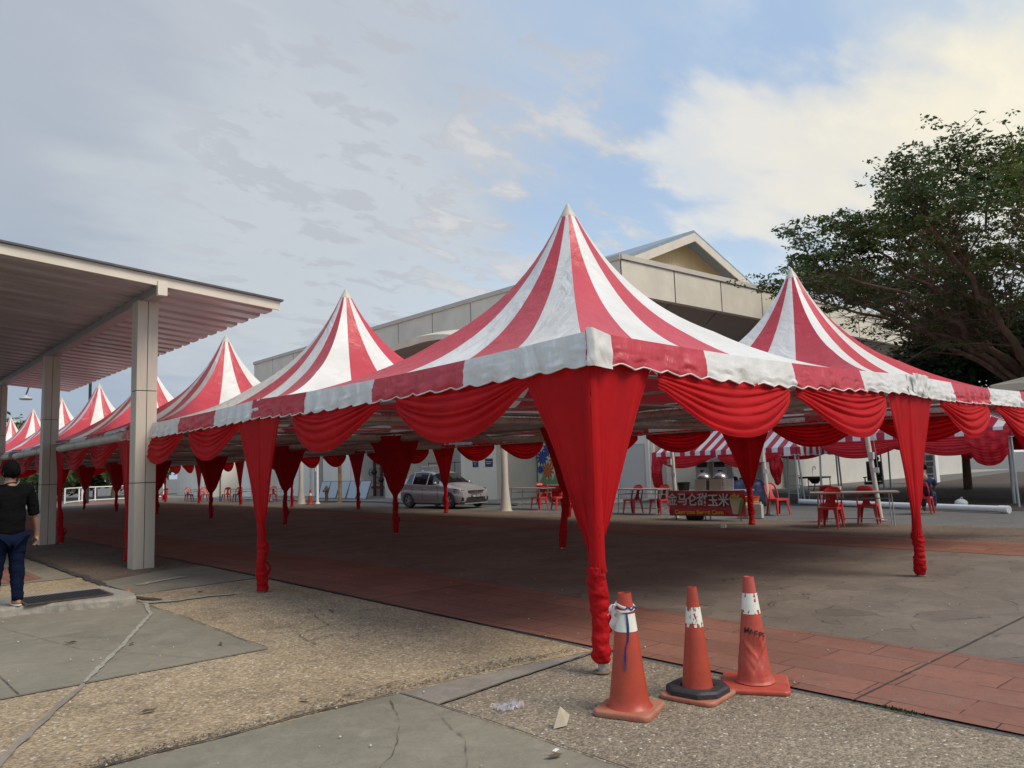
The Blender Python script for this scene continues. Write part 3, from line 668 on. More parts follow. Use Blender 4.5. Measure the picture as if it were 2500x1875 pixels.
def funnel_mesh(path, seed, ztop=2.42, ztie=.74, bot=.07, lean=(0, 0), side=1, flare=False, tubr=.062):
    """path: outline of the hung top edge (x,y); gathered to the pole at ztie then wound round it"""
    rs = random.Random(seed); P = [Vector(p) for p in path]; seg = [0]
    for a, c in zip(P[:-1], P[1:]): seg.append(seg[-1]+(c-a).length)
    T = seg[-1]; ph = rs.random()*6; b = MB()
    def at(u):
        d = u*T
        for i in range(len(P)-1):
            if d <= seg[i+1] or i == len(P)-2:
                f_ = (d-seg[i])/(seg[i+1]-seg[i]); q = P[i].lerp(P[i+1], f_); t = (P[i+1]-P[i]).normalized(); return q, Vector((-t.y, t.x))
    def fn(u, v):
        q, nn = at(u); k = 1-(1-.075)*(v**1.08); k = k-.10*math.sin(PI*v)*abs(2*u-1)**3
        z = ztop-(ztop-ztie)*v
        cr = abs(2*u-1)                       # tighter pleats near both edges
        uw = u+.05*math.sin(u*11+ph)+.02*math.sin(u*23+ph*2)
        pl = math.sin(2*PI*11*uw+ph)*.019+math.sin(2*PI*23*uw+ph)*.007+math.sin(2*PI*5*uw)*.008
        am = (.04+.75*max(0, cr-.35)**1.6*1.9)*(1-v)**1.3+.62*v**1.8
        off = pl*am*min(1, v*3+.15)*(1-.35*v)
        wv = mnoise.noise(Vector((u*2.5, v*2, seed)))*.03*math.sin(PI*v)
        p = Vector((q.x, q.y))*k+nn*side*(off+wv)
        # wrap into a ring at the tie
        a = (u-.5)*2*PI*.92+PI/2*side; ring = Vector((math.cos(a), math.sin(a)))*(tubr+.012*math.sin(26*PI*u))
        w_ = max(0, (v-.74)/.26)**1.6; p = p*(1-w_)+ring*w_
        if p.length < .062 and w_ < .95: p = p.normalized()*.062 if p.length > 1e-4 else Vector((-.062, 0))
        zz = z/ztop; return (p.x+lean[0]*(1-zz), p.y+lean[1]*(1-zz), z)
    b.grid(fn, 150, 44, 0)
    nb = 90
    def tb(u, v):
        a = 2*PI*u; z = ztie+.05-(ztie+.05-bot)*v
        sp = math.sin(a+v*41+ph)*.0035+math.sin(-a+v*57+1)*.0025+mnoise.noise(Vector((math.cos(a)*1.5, math.sin(a)*1.5+v*3, v*9+seed)))*.011+mnoise.noise(Vector((math.cos(a)*4+v*9, math.sin(a)*4, v*24+seed)))*.009+mnoise.noise(Vector((math.cos(a)*2.5, math.sin(a)*2.5, v*60+math.sin(a)*6+seed)))*.004
        r = tubr+.008+sp*.8+.007*math.sin(v*9+ph)+(.02*max(0, v-.9)*10*(1 if flare else -.6))
        cx_ = .014*math.sin(v*7+ph); cy_ = .012*math.cos(v*5+ph)
        if v < .02 or v > .98: r *= .80
        zz = z/ztop; return (r*math.cos(a)+cx_+lean[0]*(1-zz), r*math.sin(a)+cy_+lean[1]*(1-zz), z)
    b.grid(tb, 36, nb, 0)
    # loose knot / tail
    za = ztie*.45
    def tl(u, v):
        return (.065+.05*math.sin(PI*v)+.02*math.sin(u*9)*v+lean[0], -side*.0+(u-.5)*.07*(.4+v)+lean[1], za+.12-.17*v+.012*math.sin(u*14))
    b.grid(tl, 8, 10, 0)
    return b
swags = [swag_mesh(2.05, .58, s_, 6 if s_ % 2 else 7) for s_ in (1, 2, 3, 4, 5)]
sdat = [None]*5; cnt = 0
def place_swag(x, y, z, rz, label, sx=1, kk=None):
    global cnt
    i = (cnt if kk is None else kk) % 5; cnt += 1
    if sdat[i] is None:
        o = swags[i].build('swag_curtain', M_cloth, None, 180); sdat[i] = o.data
    else:
        o = bpy.data.objects.new('swag_curtain', sdat[i]); col.objects.link(o)
    o.location = (x, y, z); o.rotation_euler = (0, 0, rz); o.scale = (sx, 1, 1)
    return tag(o, label, 'curtain', 'red swags hung along the marquee edges')
ZS = 2.42
for t_ in range(8):
    for h in (0, 1):
        y0 = t_*S+(.68 if h == 0 else 3.02)
        n = t_*2+h
        lab = {0: 'big red swag between the front corner drape and the middle of the left marquee edge', 1: 'red swag just right of the leg drape standing left of the front corner'}.get(n, 'red swag along the walkway side, %s swag left of the %s leg drape' % (['first', 'second'][h], ORD[t_]))
        place_swag(.02, y0, ZS-.0, R(90), lab, 1.0 if h else .99, {0: 0, 1: 3}.get(n))
        y1 = (8-t_)*S-(.68 if h == 0 else 3.02)
        place_swag(2*S-.02, y1, ZS-.02, R(-90), 'dark red swag on the far road side, over the %s bay, %s half' % (ORD[7-t_], ['left', 'right'][h]), 1.0)
for v in (0, 1):
    for h in (0, 1):
        x1 = (v+1)*S-(.76 if h == 0 else 3.1)
        lab = {(0, 0): 'red swag on the right side, directly left of the right leg drape', (0, 1): 'big red swag directly right of the front corner drape above the cones', (1, 0): 'red swag at the far right edge of the photo', (1, 1): 'narrow bright red swag directly right of the right leg drape'}[(v, h)]
        place_swag(x1, .0, ZS-.04, R(180), lab, 1.07 if v == 0 else .95, {(0, 0): 1, (0, 1): 2}.get((v, h)))
        place_swag(v*S+(.68 if h == 0 else 3.02), 8*S, ZS, 0, 'distant red swag on the far end of the marquee block, %s of four' % ORD[v*2+h])
drape_cache = {}
rowname = ['on the walkway side', 'in the middle row', 'on the road side']
LLAB = {(0, 0): 'large red cloth drape on the front corner pole beside the traffic cones', (1, 0): 'red cloth leg drape standing alone left of centre, knotted near the ground',
        (0, 1): 'bright red leg drape on the right, in front of the table with red chairs', (1, 1): 'red leg drape almost hidden behind the front corner drape',
        (2, 1): 'dark red funnel drape just left of the silver car', (3, 1): 'dark red leg drape behind the left one, beside the leaning glass panels',
        (1, 2): 'dark red leg drape overlapping the right end of the corn stall', (3, 2): 'dark red leg drape hanging in front of the silver car', (0, 2): 'dark red drape cut off by the right edge of the photo',
        (2, 2): 'red leg drape on the road side hidden by the front corner drape', (4, 2): 'thin red leg drape right of the leaning glass panels', (2, 0): 'red leg drape just left of the front walkway column',
        (3, 0): 'red leg drape just right of the second walkway column'}
for v in (0, 1, 2):
    for t_ in range(9):
        lean = legs_off.get((t_, v), (0, 0)); sd_ = t_*3+v
        if (t_, v) == (0, 0): path = [(0, .74), (0, 0), (.74, 0)]; path = [(-.055, .74), (-.055, -.055), (.74, -.055)]; side = -1; kw = dict(ztie=.76, bot=.09)
        elif (t_, v) == (0, 2): path = [(-.85, -.04), (.04, -.04), (.04, .74)]; side = -1; kw = {}
        elif (t_, v) == (0, 1): path = [(-.72, -.06), (.80, -.06)]; side = -1; kw = dict(ztie=.52, bot=.03)
        elif v == 0: path = [(-.06, .72), (-.06, -.74)]; side = -1; kw = dict(ztie=.62, bot=.02, flare=True)
        elif v == 2: path = [(-.07, .72), (-.07, -.72)]; side = -1; kw = dict(ztie=.66, bot=.02, flare=True)
        else: path = [(-.50, .40), (-.42, -.42), (.50, -.42), (.45, .3)]; side = 1; kw = dict(ztie=.85 if t_ % 2 else .75, bot=.04)
        key = (tuple(path), tuple(lean), str(kw), sd_ % 2) if not (v == 0 and t_ < 2) else (v, t_)
        if key not in drape_cache:
            o = funnel_mesh(path, sd_, lean=lean, side=side, **kw).build('leg_drape', M_cloth, None, 180); drape_cache[key] = o.data
        else:
            o = bpy.data.objects.new('leg_drape', drape_cache[key]); col.objects.link(o)
        o.location = (v*S, t_*S, .0)
        lab = LLAB.get((t_, v), 'red cloth leg drape on the %s pole %s' % (ORD[t_], rowname[v]))
        tag(o, lab, 'curtain', 'red drapes gathered on the marquee poles')

# ------------------------------------------------------------------ covered walkway on the left
t = thing('covered_walkway', 'flat roofed walkway shelter with pinkish ribbed ceiling and clad metal columns', 'walkway shelter', (-.2, 10.5, 0))
def W(x, y, z): return (x+.2, y-10.5, z)
def zroof(x): return 4.78+(1.94-x)*.083
b = MB(); y0, y1 = 9.85, 26.9; n = 30; xs0, xs1 = -9.0, 1.93       # ribs run along x, stacked along y
vs = []; fs = []
ys = []
for i in range(n):
    a = y0+(y1-y0)*i/n; d = (y1-y0)/n
    ys += [(a, 0), (a+d*.28, 0), (a+d*.36, -.055), (a+d*.92, -.055), (a+d*.98, 0)]
for y, dz in ys:
    for x in (xs0, xs1): vs.append(W(x, y, zroof(x)+.02+dz))
fs = [(2*i, 2*i+1, 2*i+3, 2*i+2) for i in range(len(ys)-1)]
b.add(vs, fs); b.build('ceiling_sheet', M_roofsheet, t)
b = MB()
for xa, xb in ((xs0, xs1+.05),):
    b.add([W(xa, y0-.02, zroof(xa)+.06), W(xb, y0-.02, zroof(xb)+.06), W(xb, y1+.02, zroof(xb)+.06), W(xa, y1+.02, zroof(xa)+.06), W(xa, y0-.02, zroof(xa)+.10), W(xb, y0-.02, zroof(xb)+.10), W(xb, y1+.02, zroof(xb)+.10), W(xa, y1+.02, zroof(xa)+.10)],
          [(0,3,2,1),(4,5,6,7),(0,1,5,4),(1,2,6,5),(2,3,7,6),(3,0,4,7)])
b.build('roof_deck', M_soffit, t)
def sloped(a, ya, c, yb, zo, h, th):
    q = MB(); A = Vector(W(a, ya, zroof(a)+zo)); C_ = Vector(W(c, yb, zroof(c)+zo)); q.bar(A, C_, th, h); return q
sloped(xs0, y0-.05, xs1+.04, y0-.05, .04, .17, .05).build('fascia', M_fascia, t)
b = MB(); b.bar(Vector(W(xs0, y0-.06, zroof(xs0)+.145)), Vector(W(xs1+.09, y0-.06, zroof(xs1+.09)+.145)), .14, .035); b.build('edge_flashing', M_darksteel, t)
b = MB(); b.bb(W(-.28, y0, 4.80), W(-.05, y1-.3, 4.965)); b.build('beam', mat('painted_beam', (.26, .24, .23), .5, var=.06), t)
b = MB(); b.bb(W(-.28, y0-.10, 4.75), W(-.12, y0-.01, 5.0)); b.build('beam_end', M_fascia, t)
for yc in (10.78, 18.65, 26.45):
    b = MB(); x0, x1, ya, yb, g_ = -.355, -.005, yc-.17, yc+.17, .012
    for zz0, zz1 in ((.0, 1.50), (1.515, 3.15), (3.165, 4.80)):
        for xa, xb in ((x0, (x0+x1)/2-g_/2), ((x0+x1)/2+g_/2, x1)):
            b.bb(W(xa, ya, zz0), W(xb, ya+.164, zz1), 0); b.bb(W(xa, ya+.176, zz0), W(xb, yb, zz1), 0)
    b.bb(W(x0+.012, ya+.012, 0), W(x1-.012, yb-.012, 4.8), 1)
    b.build('column', [M_clad, M_cladedge], t)

# ------------------------------------------------------------------ exhibition hall
XF, YF = 18.0, 14.56
hall = thing('exhibition_hall', 'large pale exhibition hall with deep concrete parapet and gabled roof behind the marquees', 'building', (XF, YF, 0))
def HW(x, y, z): return (x-XF, y-YF, z)
def parapet(x0, y0, x1, y1, zb0, zb1, zt0, zt1, nx, ny, joints):
    b = MB(); n = Vector((nx, ny, 0)); th = .3
    A, B = Vector((x0, y0, 0)), Vector((x1, y1, 0))
    def P(t_, z_, o): q = A.lerp(B, t_)+n*o; return HW(q.x, q.y, z_)
    K = joints
    for i in range(K):
        ta, tb = i/K+.0008, (i+1)/K-.0008; za0 = zb0+(zb1-zb0)*ta; za1 = zb0+(zb1-zb0)*tb; zc0 = zt0+(zt1-zt0)*ta-.2; zc1 = zt0+(zt1-zt0)*tb-.2
        b.add([P(ta, za0, 0), P(tb, za1, 0), P(tb, zc1, 0), P(ta, zc0, 0), P(ta, za0, -th), P(tb, za1, -th), P(tb, zc1, -th), P(ta, zc0, -th)], [(0,1,2,3),(7,6,5,4),(0,4,5,1),(3,2,6,7),(0,3,7,4),(1,5,6,2)])
    b.build('parapet', M_conc, hall)
    b = MB(); b.add([P(0, zb0+.02, -.02), P(1, zb1+.02, -.02), P(1, zt1-.2, -.02), P(0, zt0-.2, -.02)], [(0, 1, 2, 3)]); b.build('parapet_joint', M_cladedge, hall)
    b = MB(); e0 = -.1/(B-A).length
    b.add([P(e0*0, zt0-.2, .07), P(1, zt1-.2, .07), P(1, zt1, .07), P(0, zt0, .07), P(0, zt0-.2, -.45), P(1, zt1-.2, -.45), P(1, zt1, -.45), P(0, zt0, -.45)], [(0,1,2,3),(7,6,5,4),(0,4,5,1),(3,2,6,7),(0,3,7,4),(1,5,6,2)]); b.build('coping', M_coping, hall)
parapet(XF, YF, XF, 48.5, 8.05, 7.9, 9.55, 9.55, -1, 0, 11)
parapet(XF, YF, 62, YF, 8.05, 8.15, 9.57, 9.95, 0, -1, 13)
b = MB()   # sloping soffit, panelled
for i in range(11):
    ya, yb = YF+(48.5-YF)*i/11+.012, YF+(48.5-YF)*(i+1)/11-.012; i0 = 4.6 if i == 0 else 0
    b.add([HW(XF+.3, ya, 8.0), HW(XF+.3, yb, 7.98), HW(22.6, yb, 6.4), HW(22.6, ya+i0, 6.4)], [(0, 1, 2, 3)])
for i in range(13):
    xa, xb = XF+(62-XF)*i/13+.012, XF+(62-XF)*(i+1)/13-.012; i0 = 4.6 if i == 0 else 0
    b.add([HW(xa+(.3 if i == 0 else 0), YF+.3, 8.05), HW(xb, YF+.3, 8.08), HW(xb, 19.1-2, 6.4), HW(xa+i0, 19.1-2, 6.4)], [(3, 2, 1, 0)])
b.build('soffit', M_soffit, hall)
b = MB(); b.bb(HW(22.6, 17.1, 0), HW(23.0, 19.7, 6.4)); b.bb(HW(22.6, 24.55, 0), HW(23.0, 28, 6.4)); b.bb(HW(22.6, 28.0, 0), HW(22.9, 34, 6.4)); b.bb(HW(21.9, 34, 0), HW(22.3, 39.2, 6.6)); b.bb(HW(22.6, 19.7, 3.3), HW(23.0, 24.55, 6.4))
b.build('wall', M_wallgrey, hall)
b = MB(); b.bb(HW(22.55, 17.0, 0), HW(22.62, 19.7, 6.3)); b.build('wall', M_wall, hall); b = MB(); b.bb(HW(23.0, 16.7, 0), HW(60, 17.1, 6.5)); b.build('wall', M_wallgrey, hall)  # right wing takes the darker render: stall shade put into its colour
b = MB(); b.bb(HW(18.6, 60, 0), HW(19, 66, 4.6)); b.bb(HW(20.4, 44.2, 0), HW(21.2, 60, 5)); b.bb(HW(20.55, 39.6, 0), HW(21.6, 43.2, 6.8)); b.bb(HW(18.9, 50, 0), HW(20.4, 53, 4.8)); b.bb(HW(18.0, 56, 0), HW(20.4, 57.2, 4.7)); b.build('wall', M_wall, hall)
b = MB(); b.bb(HW(21.3, 43.2, 0), HW(21.5, 44.2, 5.5)); b.bb(HW(22.5, 27.8, 0), HW(22.58, 29.8, 3.0)); b.build('dark_doorway', M_dark, hall)
for (xa, ya, xb, yb, m) in ((19.9, 24.5, 22.6, 27.3, M_wallb), (19.55, 32.0, 22.6, 34.0, M_wallb), (20.6, 36.9+1.5, 22.6, 39.6, M_wall), (26.5, 16.1, 27.1, 16.7, M_wallgrey), (33, 16.1, 34, 16.7, M_wallgrey)):
    b = MB(); b.bb(HW(xa, ya, .01), HW(xb, yb, 7.0 if ya > 20 else 6.6)); b.build('pillar', m, hall)
b = MB()     # door in the white wall
b.bb(HW(22.52, 17.55, .0), HW(22.55, 18.95, 2.35)); o = b.build('door', mat('pale_door', (.58, .56, .52), .6, var=.03), hall)
b = MB(); b.bb(HW(22.50, 17.49, 2.35), HW(22.55, 19.01, 2.40)); b.bb(HW(22.50, 17.49, 0), HW(22.55, 17.55, 2.35)); b.bb(HW(22.50, 18.95, 0), HW(22.55, 19.01, 2.35)); q = b.build('frame', M_wallgrey, o)
# shop room
b = MB(); b.bb(HW(27, 19.4, 0), HW(27.2, 25, 3.4)); b.bb(HW(23, 19.5, 0), HW(27, 19.7, 3.4)); b.bb(HW(23, 24.55, 0), HW(27, 24.75, 3.4)); b.build('shop_interior', mat('sage_wall', (.42, .46, .38), .7, var=.05), hall)
# gable roof behind the parapet
gx, gz, gy = 26.55, 12.55, 17.0
def GP(x, y, z): return HW(x, y, z)
L0 = (21.6, 10.55); R0_ = (31.6, 10.6)
b = MB()
for (ex, ez) in (L0, R0_):
    a = Vector((gx, 0, gz)); e = Vector((ex, 0, ez)); d = (e-a).normalized(); e = a+d*((e-a).length+(.3 if ex < gx else 2.0))
    up = Vector((0, 0, .16))
    p = [a, e, e+up, a+up]
    vs = [GP(q.x, gy, q.z) for q in p]+[GP(q.x, gy+7, q.z) for q in p]
    b.add(vs, [(0,1,2,3),(7,6,5,4),(0,4,5,1),(1,5,6,2),(2,6,7,3),(3,7,4,0)])
rf = b.build('roof', M_bluegrey, hall)
b = MB()
for (ex, ez) in (L0, R0_):
    a = Vector((gx, 0, gz)); e = Vector((ex, 0, ez)); d = (e-a).normalized(); e = a+d*((e-a).length+(.25 if ex < gx else 1.8)); dn = Vector((0, 0, -.40))
    p = [a, e, e+dn, a+dn]; vs = [GP(q.x, gy-.06, q.z) for q in p]+[GP(q.x, gy+.0, q.z) for q in p]
    b.add(vs, [(0,1,2,3),(7,6,5,4),(0,4,5,1),(1,5,6,2),(2,6,7,3),(3,7,4,0)])
b.build('fascia', M_fascia, rf)
b = MB(); b.bb(HW(XF+.32, YF+.32, 8.35), HW(60, 40, 8.42)); b.bb(HW(XF+.32, 40, 8.35), HW(34, 48.4, 8.42)); b.build('roof_slab', M_wallgrey, hall)
b = MB(); b.bb(HW(22.6, 48.1, 4.9), HW(34, 48.4, 8.35)); b.bb(HW(18.02, 48.2, 7.9), HW(22.6, 48.45, 8.35)); b.build('end_wall', M_conc, hall)
b = MB(); b.add([GP(18.5, gy+.9, 9.1), GP(35, gy+.9, 9.1), GP(35, gy+.9, 9.3), GP(gx, gy+.9, gz-.05), GP(18.5, gy+.9, 9.3)], [(0, 1, 2, 3, 4)]); b.build('gable_wall', M_tangable, hall)
for (x, y) in ((22.5, 17.2), (19.45, 31.9), (20.35, 44.6), (22.5, 28.9)):
    b = MB(); b.tube([(x-XF-.06, y-YF, .15), (x-XF-.06, y-YF, 6.2)], .055, 8); b.build('downpipe', M_white, hall, 60)
# wall signs on the pillar
t = thing('wall_sign', 'small square navy sign on the cream pillar, left of the wider sign', 'sign', (19.9, 26.1, 1.82))
b = MB(); b.box((-.012, 0, 0), (.02, .44, .42)); b.build('plate', M_signblue, t)
text_mesh('lettering', 'HALL\nC', .15, M_paper, t, (-.025, 0, .0), (R(90), 0, R(-90)))
t = thing('wall_sign', 'wide navy sign on the cream pillar, right of the square sign', 'sign', (19.9, 25.05, 1.80))
b = MB(); b.box((-.012, 0, 0), (.02, .56, .40)); b.build('plate', M_signblue, t)
b = MB(); rs = random.Random(2)
for zz, wd in ((.05, .46), (-.04, .30)):
    y = -wd/2
    while y < wd/2: l = rs.uniform(.03, .06); b.box((-.024, y+l/2, zz), (.004, l, .03)); y += l+.012
b.build('lettering', M_paper, t)
# posters, balloons, cloth
t = thing('floral_poster', 'tall colourful flower poster on the wall behind the red tables', 'poster', (22.5, 23.0, 1.62))
b = MB(); b.box((0, 0, 0), (.04, 2.6, 2.1)); b.build('board', mat('poster_paper', (.62, .66, .50), .5, var=.1), t)
rs = random.Random(5); b = MB()
def petal(cx_, cz_, r, m, n=9):
    for k in range(n):
        a = 2*PI*k/n; dx, dz = math.cos(a), math.sin(a); ox, oz = -dz*.16*r, dx*.16*r; xx = -.022-.001*m-.0004*k
        b.add([(xx, cx_, cz_), (xx, cx_+dx*r*.6+ox, cz_+dz*r*.6+oz), (xx, cx_+dx*r, cz_+dz*r), (xx, cx_+dx*r*.6-ox, cz_+dz*r*.6-oz)], [(0, 1, 2, 3)], m)
for (yy, zz, r, m) in ((.95, .35, .45, 2), (.55, .75, .4, 2), (1.1, -.25, .26, 2), (.6, -.3, .5, 0), (.1, .2, .45, 0), (-.4, .5, .5, 5), (-.8, -.2, .45, 3), (.2, .85, .2, 3), (-.9, .7, .3, 0)): petal(yy, zz, r, m, 11)
for k in range(6):
    y = 1.28-k*.42; b.add([(-.03, y, -1.03), (-.03, y-.8, -1.03), (-.031, y-.4, -.45-.1*(k % 2)), ], [(0, 1, 2)], 1)
b.build('print', [M_cyan[0], mat('print_green', (.20, .33, .16), .5), M_cyan[2], M_cyan[3], M_cyan[4], M_cyan[5]], t)
t = thing('balloon_column', 'column of coloured balloons beside the cream pillar with signs', 'balloon', (22.2, 24.9, 0))
rs = random.Random(9)
for k in range(14):
    b = MB(); b.ball((rs.uniform(-.12, .12), rs.uniform(-.2, .2), 1.15+.13*k), rs.uniform(.13, .19), 12, 9, sc=(1, 1, 1.12)); b.build('balloon', M_cyan[[0, 1, 2, 6, 3, 4, 5][k % 7]], t, 180)
b = MB()
def yc(u, v): a = 2*PI*u; r = .15+.10*math.sin(3*a+v*5)*.5+.05*v+mnoise.noise(Vector((math.cos(a)*2, math.sin(a)*2, v*5)))*.08; return (r*math.cos(a)-.1, r*math.sin(a)-.15, 1.1-1.05*v)
b.grid(yc, 20, 16); tag(b.build('yellow_cloth', M_yellow, None, 180, loc=(22.2, 25.0, 0)), 'bundle of bright yellow cloth hanging below the balloons', 'cloth')
t = thing('display_counter', 'cloth covered display counter inside the open shop', 'counter', (25.3, 22.2, 0))
b = MB(); b.box((0, .1, .42), (.8, 1.5, .84)); b.build('cabinet', mat('counter_wood', (.16, .12, .07), .6, stretch=(1, 1, 4)), t)
b = MB(); b.grid(lambda u, v: ((u-.5)*1.3, (v-.5)*4.2, .88+.18*max(0, mnoise.noise(Vector((u*3, v*6, 2))))+.05*mnoise.noise(Vector((u*9, v*14, 3)))-.2*max(0, abs(u-.5)-.4)), 14, 40)
b.build('cloth_cover', mat('pale_blue_cloth', (.30, .38, .46), .6, var=.3, vs=3, bump=.4, bs=8), t, 180)
b = MB()
for y in (-1.9, -.7, 1.2, 1.9): b.tube([(-.4, y, 0), (-.4, y, .86)], .02, 6)
b.build('leg', M_darksteel, t)
b = MB(); b.grid(lambda u, v: ((u-.5)*.5, (v-.5)*1.4+.2, 1.02+.16*math.sin(PI*u)*math.sin(PI*v)+.05*mnoise.noise(Vector((u*7, v*9, 1)))), 10, 18)
tag(b.build('folded_cloth', M_black, None, 180, loc=(25.2, 22.0, 0)), 'dark cloth heaped on the shop display counter', 'cloth')

# beige curved canopy in front of the hall + flared columns + right stall roof
t = thing('entrance_canopy', 'beige curved canopy roof peeking out between the two front marquee peaks', 'canopy', (14.0, 20.0, 0))
b = MB()
def ec(u, v):
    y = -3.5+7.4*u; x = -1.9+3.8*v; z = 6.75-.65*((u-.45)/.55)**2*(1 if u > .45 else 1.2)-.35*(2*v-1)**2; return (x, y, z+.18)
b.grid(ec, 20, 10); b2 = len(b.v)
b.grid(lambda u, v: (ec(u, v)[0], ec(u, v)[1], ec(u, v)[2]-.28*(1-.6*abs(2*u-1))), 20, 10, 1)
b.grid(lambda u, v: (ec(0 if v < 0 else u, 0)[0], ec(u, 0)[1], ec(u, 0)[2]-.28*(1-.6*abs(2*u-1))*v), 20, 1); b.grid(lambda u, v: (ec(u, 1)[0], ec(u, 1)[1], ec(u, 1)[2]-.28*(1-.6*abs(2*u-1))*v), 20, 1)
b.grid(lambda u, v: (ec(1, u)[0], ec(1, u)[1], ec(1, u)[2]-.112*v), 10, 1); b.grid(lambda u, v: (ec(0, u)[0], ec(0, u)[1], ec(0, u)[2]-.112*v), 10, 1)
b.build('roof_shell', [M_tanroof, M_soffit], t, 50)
def flared(parent, x, y, h, name='column'):
    b = MB(); b.lathe([(.22, 0), (.21, .03), (.19, .25), (.15, .62), (.125, 1.0), (.12, h)], 18, (x, y, 0)); b.lathe([(.25, -.0), (.25, .02)], 18, (x, y, .002)); return b.build(name, M_pipe if parent is None else mat('beige_column_paint', (.52, .46, .38), .55, var=.08), parent, 40)
flared(t, -.2, -3.1, 6.1); 
for (x, y, lab) in ((13.96, 33.1, 'round beige column with flared base left of the far traffic cone'), (15.8, 41.2, 'distant round column with flared base left of the leaning panels'), (16.9, 54.5, 'farthest flared white column near the railing')):
    tag(flared(None, 0, 0, 5.2, 'flared_column'), lab, 'column').location = (x, y, 0)
t = thing('stall_roof', 'low beige stall roof beyond the right marquee under the tree', 'stall roof', (24, 1.0, 0))
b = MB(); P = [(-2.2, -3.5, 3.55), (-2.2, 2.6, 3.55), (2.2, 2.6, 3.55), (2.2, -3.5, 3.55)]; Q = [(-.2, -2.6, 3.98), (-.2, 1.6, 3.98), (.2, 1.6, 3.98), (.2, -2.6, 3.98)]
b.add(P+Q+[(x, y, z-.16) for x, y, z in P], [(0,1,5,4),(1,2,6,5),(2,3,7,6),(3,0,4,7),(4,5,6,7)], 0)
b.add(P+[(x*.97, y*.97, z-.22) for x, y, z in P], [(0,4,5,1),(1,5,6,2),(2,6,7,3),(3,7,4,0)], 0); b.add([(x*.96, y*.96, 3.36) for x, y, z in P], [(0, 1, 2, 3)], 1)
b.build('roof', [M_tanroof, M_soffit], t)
for sx in (-1, 1):
    for sy in (-3.2, 2.3): b = MB(); b.tube([(sx*2, sy, 0), (sx*2, sy, 3.4)], .05, 8); b.build('post', M_steel, t, 60)

# ------------------------------------------------------------------ striped market stalls on the right
M_stred = mat('stall_red_stripe', (.44, .018, .045), .45, var=.1); M_stwhite = mat('stall_white_stripe', (.74, .72, .70), .45, var=.08)
def market(x0, y0, x1, y1, ez, pz, label, ns, posts=True, wl=.5):
    t = thing('market_stall', label, 'market stall', ((x0+x1)/2, (y0+y1)/2, 0), 0, 'low striped canopies beyond the marquees')
    a, c = (x1-x0)/2, (y1-y0)/2; rl = max(.2, c-a*.9); b = MB()
    top = [(-a, -c), (a, -c), (a, c), (-a, c)]
    def face(p0, p1, q0, q1, n):
        P0, P1, Q0, Q1 = map(Vector, (p0, p1, q0, q1))
        for i in range(n):
            u0, u1 = i/n, (i+1)/n; m = i % 2
            A, B = P0.lerp(P1, u0), P0.lerp(P1, u1)
            # stripes run up the slope; clip against the hips
            def up(pt, u):
                L_ = (P1-P0).length; d0 = u*L_; d1 = (1-u)*L_; run = (L_-(Q1-Q0).length)/2; k = min(1, d0/run if run else 1, d1/run if run else 1)
                mid = (P0+P1)/2; qm = (Q0+Q1)/2; v_ = qm-mid; dirn = (P1-P0).normalized(); v_ -= dirn*v_.dot(dirn); return pt+v_*k, k
            steps = 6; prev = None
            for s_ in range(steps+1):
                u = u0+(u1-u0)*s_/steps; pt = P0.lerp(P1, u); tp, k = up(pt, u)
                if prev: b.add([prev[0], pt, tp, prev[1]], [(0, 1, 2, 3)], m)
                prev = (pt, tp)
    q = (0, -rl, pz), (0, rl, pz)
    nA = ns; nB = max(3, int(ns*a/c)|1)
    face((-a, c, ez), (-a, -c, ez), q[1], q[0], nA); face((a, -c, ez), (a, c, ez), q[0], q[1], nA)
    face((-a, -c, ez), (a, -c, ez), q[0], q[0], nB); face((a, c, ez), (-a, c, ez), q[1], q[1], nB)
    b.build('canopy', [M_stred, M_stwhite], t)
    b = MB()
    def val(p0, p1, n, out):
        P0, P1 = Vector(p0), Vector(p1); O = Vector(out); L_ = (P1-P0).length; N_ = n*8
        for i in range(N_):
            pts = []
            for k in (0, 1):
                u = (i+k)/N_; p = P0.lerp(P1, u)+O*.02; d = .24+.045*abs(math.sin(PI*u*L_/wl)); pts.append((p, p-Vector((0, 0, d))+O*.02*math.sin(u*L_*6)))
            b.add([pts[0][0], pts[1][0], pts[1][1], pts[0][1]], [(0, 1, 2, 3)], (i//8) % 2)
            b.add([pts[0][1]+O*.004, pts[1][1]+O*.004, pts[1][1]+O*.004-Vector((0, 0, .018)), pts[0][1]+O*.004-Vector((0, 0, .018))], [(0, 1, 2, 3)], 1)
    val((-a, c, ez), (-a, -c, ez), nA, (-1, 0, 0)); val((a, c, ez), (a, -c, ez), nA, (1, 0, 0)); val((-a, -c, ez), (a, -c, ez), nB, (0, -1, 0)); val((-a, c, ez), (a, c, ez), nB, (0, 1, 0))
    b.build('valance', [M_stred, M_stwhite], t)
    if posts:
        for sx, sy in ((-1, -1), (1, -1), (1, 1), (-1, 1)):
            b = MB(); b.tube([(sx*a, sy*(c-.05), 0), (sx*(a-.05), sy*(c-.1), ez)], .032, 8); b.build('leg', M_steel, t, 60)
    return t
market(20, 9.0, 23.2, 15.1, 1.93, 2.85, 'small striped stall canopy behind the sweet corn stand', 27)
market(20.4, 2.7, 25.9, 8.5, 2.26, 3.4, 'striped stall canopy behind the right table with red chairs', 23)
market(28.8, 3.4, 34, 10.2, 2.3, 3.3, 'dark farthest striped stall canopy beside the vending machine', 21)
market(28.8, -4.2, 34, 2.4, 2.3, 3.3, 'unseen striped stall canopy added beyond the far right edge to shade the stalls', 21)  # out of view, added to keep sun off the stall area
